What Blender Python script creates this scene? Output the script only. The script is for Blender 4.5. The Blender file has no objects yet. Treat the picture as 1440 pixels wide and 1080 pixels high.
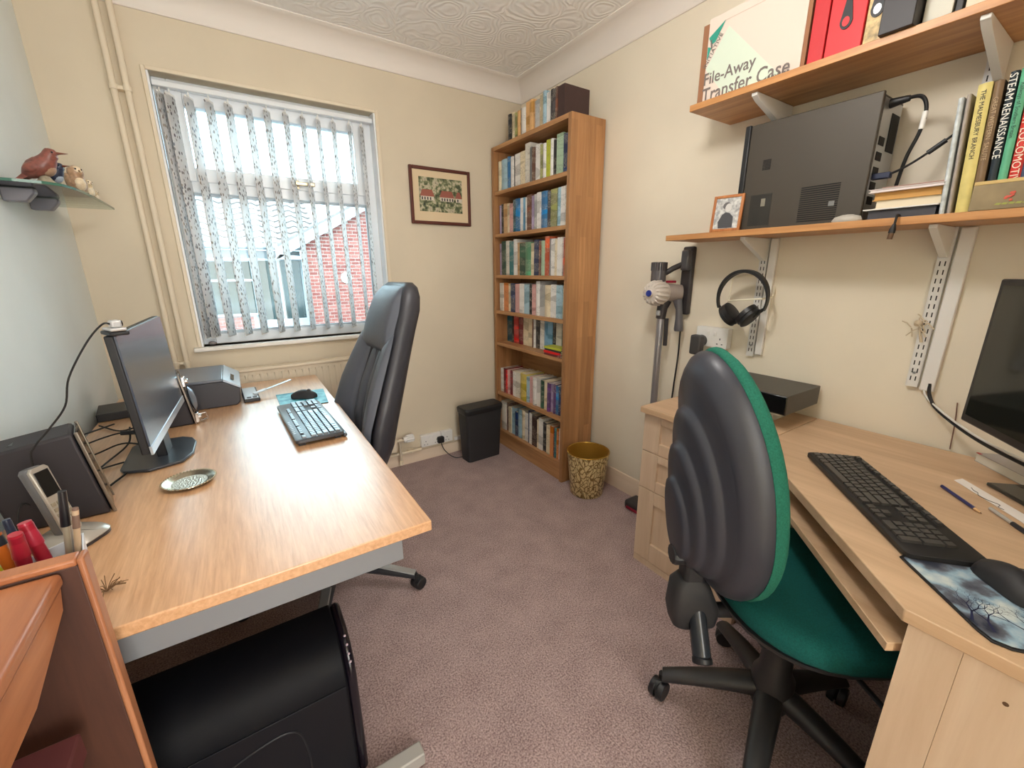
import bpy, bmesh, math, random
from mathutils import Vector, Matrix

# ---------------------------------------------------------------- camera
scene = bpy.context.scene
COL = scene.collection
YAW, PITCH, ROLL, FPX = math.radians(33.2863), math.radians(15.3825), math.radians(0.3240), 586.5
_f = Vector((math.sin(YAW)*math.cos(PITCH), math.cos(YAW)*math.cos(PITCH), -math.sin(PITCH)))
_r = Vector((math.cos(YAW), -math.sin(YAW), 0))
_d = _f.cross(_r)
_r2 = _r*math.cos(ROLL) + _d*math.sin(ROLL)
_d2 = -_r*math.sin(ROLL) + _d*math.cos(ROLL)
cam_data = bpy.data.cameras.new('camera')
cam = bpy.data.objects.new('camera', cam_data)
COL.objects.link(cam)
_m = Matrix((_r2, -_d2, -_f)).transposed().to_4x4()
_m.translation = Vector((0, 0, 1.28))
cam.matrix_world = _m
cam_data.sensor_width = 36
cam_data.lens = 36*FPX/1440
cam_data.clip_start = 0.02
cam_data.clip_end = 200
scene.camera = cam

# ---------------------------------------------------------------- world, light, exposure
world = bpy.data.worlds.new('world')
scene.world = world
world.use_nodes = True
wn = world.node_tree
bg = wn.nodes['Background']
tc = wn.nodes.new('ShaderNodeTexCoord')
nz = wn.nodes.new('ShaderNodeTexNoise'); nz.inputs['Scale'].default_value = 2.2; nz.inputs['Detail'].default_value = 5
rp = wn.nodes.new('ShaderNodeValToRGB')
rp.color_ramp.elements[0].position = 0.35; rp.color_ramp.elements[0].color = (0.52, 0.78, 0.95, 1)
rp.color_ramp.elements[1].position = 0.65; rp.color_ramp.elements[1].color = (0.84, 0.95, 1.0, 1)
wn.links.new(tc.outputs['Generated'], nz.inputs['Vector'])
wn.links.new(nz.outputs['Fac'], rp.inputs['Fac'])
wn.links.new(rp.outputs['Color'], bg.inputs['Color'])
bg.inputs['Strength'].default_value = 10.0

def light(name, kind, loc, energy, color, **kw):
    d = bpy.data.lights.new(name, kind)
    d.energy = energy; d.color = color
    for k, v in kw.items():
        setattr(d, k, v)
    o = bpy.data.objects.new(name, d)
    COL.objects.link(o)
    o.location = loc
    return o

# soft hazy sun high on the window side of the house
sun = light('sun', 'SUN', (0, 6, 8), 1.2, (1.0, 0.95, 0.88), angle=math.radians(25))
sun.rotation_euler = (math.radians(38), 0, math.radians(-25))
# added out of view to brighten the room (bulb of added_ceiling_light below)
LAMP = (0.66, 0.72, 2.16)
light('added_lamp_light', 'POINT', (LAMP[0], LAMP[1], LAMP[2]-.08), 19, (1.0, 0.97, 0.93), shadow_soft_size=0.10)
# added soft fill light behind the camera, standing in for landing daylight
hall = light('landing_fill', 'AREA', (0.35, -1.9, 1.35), 58, (0.96, 0.98, 1.0), shape='RECTANGLE', size=1.6, size_y=2.1)
hall.rotation_euler = (math.radians(90), 0, 0)

scene.view_settings.view_transform = 'Standard'
scene.view_settings.look = 'None'
scene.view_settings.gamma = 1
scene.view_settings.use_curve_mapping = False
scene.view_settings.exposure = 0.33
scene.cycles.use_denoising = True
scene.cycles.max_bounces = 8
scene.cycles.diffuse_bounces = 5
scene.cycles.transparent_max_bounces = 8
scene.cycles.caustics_reflective = False
scene.cycles.caustics_refractive = False
scene.cycles.sample_clamp_indirect = 6

random.seed(11)

# ---------------------------------------------------------------- colour and materials
def lin(c):
    out = []
    for v in c[:3]:
        v /= 255.0
        out.append(v/12.92 if v <= 0.04045 else ((v+0.055)/1.055)**2.4)
    return (*out, 1.0)

MATS = {}
def newmat(name):
    m = bpy.data.materials.new(name)
    m.use_nodes = True
    MATS[name] = m
    return m, m.node_tree, m.node_tree.nodes['Principled BSDF']

def add_bump(nt, bsdf, scale, strength, dist=0.002, kind='NOISE', detail=4, stretch=None):
    tcn = nt.nodes.new('ShaderNodeTexCoord')
    mp = nt.nodes.new('ShaderNodeMapping')
    if stretch: mp.inputs['Scale'].default_value = stretch
    nt.links.new(tcn.outputs['Object'], mp.inputs['Vector'])
    if kind == 'VORONOI':
        t = nt.nodes.new('ShaderNodeTexVoronoi'); out = t.outputs['Distance']
    else:
        t = nt.nodes.new('ShaderNodeTexNoise'); t.inputs['Detail'].default_value = detail; out = t.outputs['Fac']
    t.inputs['Scale'].default_value = scale
    nt.links.new(mp.outputs['Vector'], t.inputs['Vector'])
    b = nt.nodes.new('ShaderNodeBump')
    b.inputs['Strength'].default_value = strength
    b.inputs['Distance'].default_value = dist
    nt.links.new(out, b.inputs['Height'])
    nt.links.new(b.outputs['Normal'], bsdf.inputs['Normal'])
    return t, mp

def plain(name, rgb, rough=0.5, metal=0.0, bump=None, spec=0.5, mottle=0.0, mscale=6, coat=0.0):
    if name in MATS: return MATS[name]
    m, nt, b = newmat(name)
    b.inputs['Base Color'].default_value = lin(rgb)
    b.inputs['Roughness'].default_value = rough
    b.inputs['Metallic'].default_value = metal
    b.inputs['Specular IOR Level'].default_value = spec
    b.inputs['Coat Weight'].default_value = coat
    if bump: add_bump(nt, b, *bump)
    if mottle:
        tcn = nt.nodes.new('ShaderNodeTexCoord')
        t = nt.nodes.new('ShaderNodeTexNoise'); t.inputs['Scale'].default_value = mscale; t.inputs['Detail'].default_value = 4
        nt.links.new(tcn.outputs['Object'], t.inputs['Vector'])
        r = nt.nodes.new('ShaderNodeValToRGB')
        a = lin([max(0, v*(1-mottle)) for v in rgb]); c = lin([min(255, v*(1+mottle)) for v in rgb])
        r.color_ramp.elements[0].position = 0.3; r.color_ramp.elements[0].color = a
        r.color_ramp.elements[1].position = 0.7; r.color_ramp.elements[1].color = c
        nt.links.new(t.outputs['Fac'], r.inputs['Fac'])
        nt.links.new(r.outputs['Color'], b.inputs['Base Color'])
    return m

def wood(name, dark, light_, axis='Y', scale=14, rough=0.45, staves=None, bump=0.15, spec=0.5):
    """grain runs along axis"""
    m, nt, b = newmat(name)
    tcn = nt.nodes.new('ShaderNodeTexCoord')
    mp = nt.nodes.new('ShaderNodeMapping')
    s = {'X': (0.07, 1, 1), 'Y': (1, 0.07, 1), 'Z': (1, 1, 0.07)}[axis]
    mp.inputs['Scale'].default_value = s
    nt.links.new(tcn.outputs['Object'], mp.inputs['Vector'])
    t = nt.nodes.new('ShaderNodeTexNoise')
    t.inputs['Scale'].default_value = scale*3; t.inputs['Detail'].default_value = 7; t.inputs['Roughness'].default_value = 0.65
    t.inputs['Distortion'].default_value = 0.3
    nt.links.new(mp.outputs['Vector'], t.inputs['Vector'])
    r = nt.nodes.new('ShaderNodeValToRGB')
    r.color_ramp.elements[0].position = 0.32; r.color_ramp.elements[0].color = lin(dark)
    r.color_ramp.elements[1].position = 0.68; r.color_ramp.elements[1].color = lin(light_)
    nt.links.new(t.outputs['Fac'], r.inputs['Fac'])
    col = r.outputs['Color']
    if staves:
        # glued staves: bricks laid along the grain, each with a tone of its own
        mp2 = nt.nodes.new('ShaderNodeMapping')
        mp2.inputs['Rotation'].default_value = staves['rot']
        nt.links.new(tcn.outputs['Object'], mp2.inputs['Vector'])
        bk = nt.nodes.new('ShaderNodeTexBrick')
        bk.inputs['Scale'].default_value = 1.0
        bk.inputs['Brick Width'].default_value = staves['len']
        bk.inputs['Row Height'].default_value = staves['w']
        bk.inputs['Mortar Size'].default_value = 0.0004
        bk.inputs['Color1'].default_value = (0.62, 0.60, 0.58, 1)
        bk.inputs['Color2'].default_value = (1.12, 1.12, 1.12, 1)
        bk.inputs['Mortar'].default_value = (0.6, 0.6, 0.6, 1)
        bk.offset = 0.37
        nt.links.new(mp2.outputs['Vector'], bk.inputs['Vector'])
        mx = nt.nodes.new('ShaderNodeMix'); mx.data_type = 'RGBA'; mx.blend_type = 'MULTIPLY'
        mx.inputs['Factor'].default_value = staves.get('amt', 0.8)
        nt.links.new(col, mx.inputs[6]); nt.links.new(bk.outputs['Color'], mx.inputs[7])
        col = mx.outputs[2]
    nt.links.new(col, b.inputs['Base Color'])
    b.inputs['Roughness'].default_value = rough
    b.inputs['Specular IOR Level'].default_value = spec
    if bump:
        bp = nt.nodes.new('ShaderNodeBump'); bp.inputs['Strength'].default_value = bump; bp.inputs['Distance'].default_value = 0.001
        nt.links.new(t.outputs['Fac'], bp.inputs['Height'])
        nt.links.new(bp.outputs['Normal'], b.inputs['Normal'])
    return m

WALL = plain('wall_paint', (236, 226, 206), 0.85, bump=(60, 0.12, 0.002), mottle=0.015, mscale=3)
WALLB = plain('wall_paint_backlit', (220, 207, 184), 0.85, bump=(60, 0.12, 0.002), mottle=0.015, mscale=3)  # darker copy of the wall paint, backlit shade put into the colour
WALLL = plain('wall_paint_pale_lit', (232, 237, 234), 0.85, bump=(60, 0.12, 0.002), mottle=0.015, mscale=3)  # paler wall paint, its tint also carrying the window light
GLOSS = plain('white_gloss_paint', (238, 234, 226), 0.35)
CREAMG = plain('cream_gloss_paint', (228, 214, 190), 0.4)
UPVC = plain('white_upvc', (236, 240, 244), 0.3)
WPLAST = plain('white_plastic', (238, 236, 232), 0.35)
BLACKP = plain('black_plastic', (26, 27, 30), 0.45)
BLACKM = plain('matte_black_plastic', (38, 38, 41), 0.6, bump=(300, 0.1, 0.001))
SHELLP = plain('shell_plastic', (50, 52, 61), 0.42, bump=(420, 0.12, 0.0008))
GLOSSBLK = plain('gloss_black', (12, 12, 14), 0.12)
CHROME = plain('chrome', (215, 217, 220), 0.16, metal=1.0)
SATIN = plain('satin_metal', (176, 178, 180), 0.38, metal=0.8)
GREYMET = plain('grey_powder_coat', (132, 134, 138), 0.45, metal=0.1)
DARKMET = plain('dark_grey_metal', (70, 70, 72), 0.5, metal=0.2)
WHITEMET = plain('white_enamelled_steel', (232, 230, 226), 0.4)
CABLE = plain('black_cable', (18, 18, 20), 0.5)
WCABLE = plain('white_cable', (225, 224, 220), 0.5)
PAPER = plain('page_paper', (226, 214, 190), 0.9)

# ---------------------------------------------------------------- mesh builder
class G:
    def __init__(s):
        s.bm = bmesh.new()
    def box(s, x0, x1, y0, y1, z0, z1, mi=0, M=None):
        vs = [s.bm.verts.new((x, y, z)) for z in (z0, z1) for y in (y0, y1) for x in (x0, x1)]
        fs = []
        for q in ((0,2,3,1),(4,5,7,6),(0,1,5,4),(2,6,7,3),(0,4,6,2),(1,3,7,5)):
            f = s.bm.faces.new([vs[i] for i in q]); f.material_index = mi; fs.append(f)
        if M is not None:
            for v in vs: v.co = M @ v.co
        return s
    def loft(s, rings, mi=0, cap0=True, cap1=True, closed=True):
        R = [[s.bm.verts.new(p) for p in r] for r in rings]
        n = len(R[0])
        for a, b in zip(R, R[1:]):
            for i in range(n if closed else n-1):
                j = (i+1) % n
                try:
                    f = s.bm.faces.new((a[i], a[j], b[j], b[i])); f.material_index = mi
                except ValueError: pass
        if cap0 and closed:
            f = s.bm.faces.new(R[0][::-1]); f.material_index = mi
        if cap1 and closed:
            f = s.bm.faces.new(R[-1]); f.material_index = mi
        return s
    def cyl(s, p0, p1, r0, r1=None, n=20, mi=0, caps=True):
        r1 = r0 if r1 is None else r1
        p0 = Vector(p0); p1 = Vector(p1)
        d = (p1-p0).normalized()
        u = d.orthogonal().normalized(); v = d.cross(u)
        def ring(p, r): return [p + (u*math.cos(2*math.pi*i/n) + v*math.sin(2*math.pi*i/n))*r for i in range(n)]
        return s.loft([ring(p0, r0), ring(p1, r1)], mi, caps, caps)
    def tube(s, pts, r, n=8, mi=0, radii=None):
        pts = [Vector(p) for p in pts]
        rings = []
        d = (pts[1]-pts[0]).normalized()
        u = d.orthogonal().normalized()
        for i, p in enumerate(pts):
            if i == 0: d = (pts[1]-pts[0])
            elif i == len(pts)-1: d = pts[-1]-pts[-2]
            else: d = (pts[i+1]-pts[i]).normalized() + (pts[i]-pts[i-1]).normalized()
            d = d.normalized() if d.length > 1e-9 else Vector((0, 0, 1))
            u = (u - d*u.dot(d)).normalized(); v = d.cross(u)
            rr = radii[i] if radii else r
            rings.append([p + (u*math.cos(2*math.pi*k/n) + v*math.sin(2*math.pi*k/n))*rr for k in range(n)])
        return s.loft(rings, mi)
    def lathe(s, prof, c=(0, 0, 0), n=32, mi=0, cap0=True, cap1=True, sx=1, sy=1):
        rings = [[(c[0]+r*sx*math.cos(2*math.pi*i/n), c[1]+r*sy*math.sin(2*math.pi*i/n), c[2]+z) for i in range(n)] for r, z in prof]
        return s.loft(rings, mi, cap0, cap1)
    def prism(s, poly, z0, z1, plane='XY', mi=0, M=None):
        def P(a, b, c):
            p = Vector({'XY': (a, b, c), 'XZ': (a, c, b), 'YZ': (c, a, b)}[plane])
            return M @ p if M is not None else p
        return s.loft([[P(a, b, z0) for a, b in poly], [P(a, b, z1) for a, b in poly]], mi)
    def quad(s, pts, mi=0):
        f = s.bm.faces.new([s.bm.verts.new(p) for p in pts]); f.material_index = mi
        return s
    def sphere(s, c, r, sx=1, sy=1, sz=1, n=20, m=12, mi=0, M=None):
        c = Vector(c); rings = []
        for j in range(1, m):
            t = math.pi*j/m
            ring = []
            for i in range(n):
                p = Vector((r*sx*math.sin(t)*math.cos(2*math.pi*i/n), r*sy*math.sin(t)*math.sin(2*math.pi*i/n), r*sz*math.cos(t)))
                if M is not None: p = M @ p
                ring.append(c + p)
            rings.append(ring)
        return s.loft(rings, mi)
    def build(s, name, mats, parent=None, bevel=0, seg=2, smooth=True, angle=40, loc=None, rot=None, keepn=False, subsurf=0):
        if not keepn:
            bmesh.ops.recalc_face_normals(s.bm, faces=s.bm.faces[:])
        if smooth:
            a = math.radians(angle)
            for f in s.bm.faces: f.smooth = True
            for e in s.bm.edges:
                if len(e.link_faces) == 2:
                    e.smooth = e.calc_face_angle(0) < a
        me = bpy.data.meshes.new(name)
        s.bm.to_mesh(me); s.bm.free()
        if not isinstance(mats, (list, tuple)): mats = [mats]
        for m in mats: me.materials.append(m)
        o = bpy.data.objects.new(name, me)
        COL.objects.link(o)
        if parent: o.parent = parent
        if loc: o.location = loc
        if rot: o.rotation_euler = rot
        if subsurf:
            md = o.modifiers.new('subsurf', 'SUBSURF'); md.levels = subsurf; md.render_levels = subsurf
        if bevel:
            md = o.modifiers.new('bevel', 'BEVEL')
            md.width = bevel; md.segments = seg; md.limit_method = 'ANGLE'; md.angle_limit = math.radians(35)
            md.harden_normals = False
        return o

def tag(o, label, cat, group=None):
    o['label'] = label; o['category'] = cat
    if group: o['group'] = group
    return o
def thing(name, label, cat, loc=(0, 0, 0), rotz=0, group=None, rot=None):
    o = bpy.data.objects.new(name, None)
    o.empty_display_size = 0.05
    COL.objects.link(o)
    o.location = loc
    o.rotation_euler = rot if rot else (0, 0, rotz)
    return tag(o, label, cat, group)
def struct(o):
    o['kind'] = 'structure'
    return o
def copyo(src, parent, loc=None, rot=None, scale=None):
    c = src.copy(); COL.objects.link(c); c.parent = parent
    if loc is not None: c.location = loc
    if rot is not None: c.rotation_euler = rot
    if scale is not None: c.scale = scale
    return c
def text(body, size, mat, parent, loc, basis, name='lettering', sx=1.0, align='LEFT', extrude=0.0003, shear=0.0, bold=0.0):
    cu = bpy.data.curves.new(name, 'FONT')
    cu.body = body; cu.size = size; cu.align_x = align; cu.extrude = extrude; cu.shear = shear; cu.offset = bold
    cu.resolution_u = 3
    cu.materials.append(mat)
    tmp = bpy.data.objects.new(name, cu)
    COL.objects.link(tmp)
    bpy.context.view_layer.update()
    me = bpy.data.meshes.new_from_object(tmp)
    bpy.data.objects.remove(tmp); bpy.data.curves.remove(cu)
    me.materials.clear(); me.materials.append(mat)
    o = bpy.data.objects.new(name, me)
    COL.objects.link(o)
    o.parent = parent
    X, Y = Vector(basis[0]), Vector(basis[1])
    M = Matrix((X, Y, X.cross(Y))).transposed()
    o.location = loc
    o.rotation_euler = M.to_euler()
    o.scale = (sx, 1, 1)
    return o
def rounded(x0, x1, y0, y1, r, n=5):
    pts = []
    for cx, cy, a0 in ((x1-r, y1-r, 0), (x0+r, y1-r, 90), (x0+r, y0+r, 180), (x1-r, y0+r, 270)):
        for i in range(n+1):
            a = math.radians(a0 + 90*i/n)
            pts.append((cx+r*math.cos(a), cy+r*math.sin(a)))
    return pts
def bez(p0, p1, p2, p3, n=12):
    p0, p1, p2, p3 = map(Vector, (p0, p1, p2, p3))
    return [p0*(1-t)**3 + p1*3*t*(1-t)**2 + p2*3*t*t*(1-t) + p3*t**3 for t in [i/n for i in range(n+1)]]
def smoothpath(pts, k=6):
    """Catmull-Rom through pts"""
    P = [Vector(p) for p in pts]; P = [P[0]*2-P[1]] + P + [P[-1]*2-P[-2]]
    out = []
    for i in range(1, len(P)-2):
        for j in range(k):
            t = j/k
            out.append(0.5*((2*P[i]) + (P[i+1]-P[i-1])*t + (2*P[i-1]-5*P[i]+4*P[i+1]-P[i+2])*t*t + (3*P[i]-P[i-1]-3*P[i+1]+P[i+2])*t**3))
    out.append(P[-2])
    return out

# ---------------------------------------------------------------- room shell
XL, XR, YB, YF, ZC = -0.52, 1.785, 2.587, -0.62, 2.43
WX0, WX1, WZ0, WZ1 = -0.168, 0.808, 0.912, 2.114

def carpet_mat():
    m, nt, b = newmat('mauve_carpet')
    tcn = nt.nodes.new('ShaderNodeTexCoord')
    t1 = nt.nodes.new('ShaderNodeTexNoise'); t1.inputs['Scale'].default_value = 190; t1.inputs['Detail'].default_value = 3
    t2 = nt.nodes.new('ShaderNodeTexNoise'); t2.inputs['Scale'].default_value = 9; t2.inputs['Detail'].default_value = 5
    for t in (t1, t2): nt.links.new(tcn.outputs['Object'], t.inputs['Vector'])
    mth = nt.nodes.new('ShaderNodeMath'); mth.operation = 'MULTIPLY_ADD'
    nt.links.new(t1.outputs['Fac'], mth.inputs[0]); mth.inputs[1].default_value = 0.82
    m2 = nt.nodes.new('ShaderNodeMath'); m2.operation = 'MULTIPLY'; m2.inputs[1].default_value = 0.18
    nt.links.new(t2.outputs['Fac'], m2.inputs[0]); nt.links.new(m2.outputs[0], mth.inputs[2])
    r = nt.nodes.new('ShaderNodeValToRGB')
    r.color_ramp.elements[0].position = 0.36; r.color_ramp.elements[0].color = lin((128, 105, 104))
    r.color_ramp.elements[1].position = 0.64; r.color_ramp.elements[1].color = lin((196, 172, 168))
    nt.links.new(mth.outputs[0], r.inputs['Fac']); nt.links.new(r.outputs['Color'], b.inputs['Base Color'])
    b.inputs['Roughness'].default_value = 0.95
    b.inputs['Specular IOR Level'].default_value = 0.15
    b.inputs['Sheen Weight'].default_value = 0.25
    bp = nt.nodes.new('ShaderNodeBump'); bp.inputs['Strength'].default_value = 0.9; bp.inputs['Distance'].default_value = 0.006
    nt.links.new(mth.outputs[0], bp.inputs['Height']); nt.links.new(bp.outputs['Normal'], b.inputs['Normal'])
    return m
CARPET = carpet_mat()

def ceiling_mat():
    m, nt, b = newmat('swirl_textured_ceiling')
    b.inputs['Base Color'].default_value = lin((246, 243, 240)); b.inputs['Roughness'].default_value = 0.8
    tcn = nt.nodes.new('ShaderNodeTexCoord')
    vo = nt.nodes.new('ShaderNodeTexVoronoi'); vo.inputs['Scale'].default_value = 6
    nd = nt.nodes.new('ShaderNodeTexNoise'); nd.inputs['Scale'].default_value = 5; nd.inputs['Detail'].default_value = 2
    nt.links.new(tcn.outputs['Object'], nd.inputs['Vector'])
    md = nt.nodes.new('ShaderNodeMix'); md.data_type = 'RGBA'; md.inputs['Factor'].default_value = .12
    nt.links.new(tcn.outputs['Object'], md.inputs[6]); nt.links.new(nd.outputs['Color'], md.inputs[7])
    nt.links.new(md.outputs[2], vo.inputs['Vector'])
    mu = nt.nodes.new('ShaderNodeMath'); mu.operation = 'MULTIPLY'; mu.inputs[1].default_value = 60
    nt.links.new(vo.outputs['Distance'], mu.inputs[0])
    si = nt.nodes.new('ShaderNodeMath'); si.operation = 'SINE'
    nt.links.new(mu.outputs[0], si.inputs[0])
    bp = nt.nodes.new('ShaderNodeBump'); bp.inputs['Strength'].default_value = 0.28; bp.inputs['Distance'].default_value = 0.005
    nt.links.new(si.outputs[0], bp.inputs['Height']); nt.links.new(bp.outputs['Normal'], b.inputs['Normal'])
    return m

struct(G().box(XL-.1, XR+.1, YF-.1, YB, -0.05, 0).build('floor', CARPET, smooth=False))
struct(G().box(XL-.1, XR+.1, YF-.1, YB+.1, ZC, ZC+.06).build('ceiling', ceiling_mat(), smooth=False))
struct(G().box(XL-.1, XL, YF, YB, 0, ZC).build('wall_left', WALLL, smooth=False))
struct(G().box(XR, XR+.1, YF, YB+.1, 0, ZC).build('wall_right', WALL, smooth=False))
struct(G().box(XL-.1, -.28, YF-.1, YF, 0, ZC).box(.56, XR+.1, YF-.1, YF, 0, ZC).box(-.28, .56, YF-.1, YF, 2.0, ZC).build('wall_front', WALL, smooth=False))
struct(G().box(-.9, 1.6, -2.1, YF-.1, -.05, 0).box(-.9, 1.6, -2.1, YF-.1, ZC, ZC+.06).box(-.96, -.9, -2.1, YF-.1, 0, ZC).box(1.6, 1.66, -2.1, YF-.1, 0, ZC).box(-.9, 1.6, -2.16, -2.1, 0, ZC).build('wall_landing', WALL, smooth=False))  # unseen landing behind the doorway, added for the fill light
YW = YB+0.26
g = G()
g.box(XL-.1, WX0, YB, YW, -.3, ZC).box(WX1, XR+.1, YB, YW, -.3, ZC)
g.box(WX0, WX1, YB, YW, -.3, WZ0).box(WX0, WX1, YB, YW, WZ1, ZC)
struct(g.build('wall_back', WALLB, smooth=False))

# coving
def coving(name, a, b, inward, sz=0.105):
    # quarter-round concave cove between wall and ceiling
    a = Vector(a); b = Vector(b); inw = Vector(inward)
    prof = [(0, -sz), (0.006, -sz), (0.010, -sz+0.006)]
    for i in range(9):
        t = math.radians(90*i/8)
        prof.append((0.010+(sz-0.018)*(1-math.cos(t)), -sz+0.010+(sz-0.018)*math.sin(t)))
    prof += [(sz-0.004, -0.005), (sz, -0.004), (sz, 0), (0, 0)]
    rings = [[p + inw*u + Vector((0, 0, w)) for u, w in prof] for p in (a, b)]
    return struct(G().loft(rings).build(name, plain('coving_white', (236, 228, 220), 0.6)))
coving('trim_1', (XL, YB, ZC), (XR, YB, ZC), (0, -1, 0))
coving('trim_2', (XR, YF, ZC), (XR, YB, ZC), (-1, 0, 0))
coving('trim_3', (XL, YF, ZC), (XL, YB, ZC), (1, 0, 0))

def baseboard(name, a, b, inward, h=0.10, t=0.016):
    a = Vector(a); b = Vector(b); inw = Vector(inward)
    prof = [(0, 0), (t, 0), (t, h*0.62), (t*0.8, h*0.68), (t*0.8, h*0.74), (t*0.55, h*0.86), (t*0.4, h*0.97), (0.002, h), (0, h)]
    return struct(G().loft([[p + inw*u + Vector((0, 0, w)) for u, w in prof] for p in (a, b)]).build(name, plain('baseboard_cream', (226, 206, 184), 0.4)))
baseboard('baseboard_back', (XL, YB, 0), (XR, YB, 0), (0, -1, 0), 0.075)
baseboard('baseboard_right', (XR, YF, 0), (XR, YB, 0), (-1, 0, 0), 0.11)
baseboard('baseboard_left', (XL, YF, 0), (XL, YB, 0), (1, 0, 0))

# ---------------------------------------------------------------- window
win = thing('window_1', 'white plastic framed window with a top vent above one large pane', 'window', (0, YB, 0))
win['kind'] = 'structure'
for k in ('label', 'category'): del win[k]
g = G()   # plastered-in white reveal lining
FY0, FY1 = 0.075, 0.145     # frame depth range beyond the wall face
g.box(WX0+0.001, WX0+.012, 0.0, FY0, WZ0, WZ1-.001).box(WX1-.012, WX1-.001, 0.0, FY0, WZ0, WZ1-.001)
g.build('reveal_lining', UPVC, win)
g = G()   # flat moulding round the opening on the room side
for x0, x1, z0, z1 in ((WX0-.012, WX0+.004, WZ0, WZ1+.012), (WX1-.004, WX1+.014, WZ0, WZ1+.012), (WX0+.004, WX1-.004, WZ1-.004, WZ1+.012)):
    g.box(x0, x1, -0.010, 0.002, z0, z1)
g.build('edge_bead', CREAMG, win, bevel=.003)
g = G()
fx0, fx1, fz0, fz1 = WX0+.012, WX1-.012, WZ0, WZ1
def frame_rect(g, x0, x1, z0, z1, w, y0, y1, wb=None):
    wb = wb or w
    g.box(x0, x0+w, y0, y1, z0, z1).box(x1-w, x1, y0, y1, z0, z1)
    g.box(x0+w, x1-w, y0, y1, z0, z0+wb).box(x0+w, x1-w, y0, y1, z1-w, z1)
frame_rect(g, fx0, fx1, fz0, fz1, 0.052, FY0, FY1)
g.build('window_frame', UPVC, win, bevel=.004)
TZ = 1.675
G().box(fx0+.052, fx1-.052, FY0, FY1, TZ-.03, TZ+.03).build('transom', UPVC, win, bevel=.004)
g = G(); frame_rect(g, fx0+.040, fx1-.040, TZ+.018, fz1-.040, 0.062, FY0-.012, FY1-.02)
sash = g.build('vent_sash', UPVC, win, bevel=.004)
def glass_mat():
    m, nt, b = newmat('window_glass')
    nt.nodes.remove(b)
    out = nt.nodes['Material Output']
    tr = nt.nodes.new('ShaderNodeBsdfTransparent'); tr.inputs['Color'].default_value = (0.93, 0.98, 0.97, 1)
    gl = nt.nodes.new('ShaderNodeBsdfGlossy'); gl.inputs['Roughness'].default_value = 0.02
    fr = nt.nodes.new('ShaderNodeFresnel'); fr.inputs['IOR'].default_value = 1.4
    mx = nt.nodes.new('ShaderNodeMixShader')
    nt.links.new(fr.outputs[0], mx.inputs[0]); nt.links.new(tr.outputs[0], mx.inputs[1]); nt.links.new(gl.outputs[0], mx.inputs[2])
    nt.links.new(mx.outputs[0], out.inputs['Surface'])
    return m
GLASS = glass_mat()
G().box(fx0+.10, fx1-.10, FY1-.055, FY1-.049, TZ+.078, fz1-.100).build('vent_pane', GLASS, win, smooth=False)
G().box(fx0+.050, fx1-.050, FY1-.045, FY1-.039, fz0+.050, TZ-.028).build('window_pane', GLASS, win, smooth=False)
g = G(); frame_rect(g, fx0+.048, fx1-.048, fz0+.048, TZ-.026, 0.016, FY0+.012, FY1-.046); g.build('glazing_bead', plain('grey_gasket', (188, 198, 206), .5), win)
g = G(); hx = 0.375
g.box(hx-.013, hx+.013, FY0-.022, FY0-.012, TZ+.022, TZ+.066); g.cyl((hx, FY0-.02, TZ+.045), (hx, FY0-.045, TZ+.045), .009, n=12)
g.box(hx-.008, hx+.085, FY0-.055, FY0-.040, TZ+.036, TZ+.054)
g.build('window_handle', plain('brass_white', (205, 190, 160), .3, metal=.4), sash, bevel=.003)
g = G(); g.box(WX0-.03, WX1+.03, -0.035, FY0+.005, WZ0-.022, WZ0).build('window_sill', GLOSS, win, bevel=.006)

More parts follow.
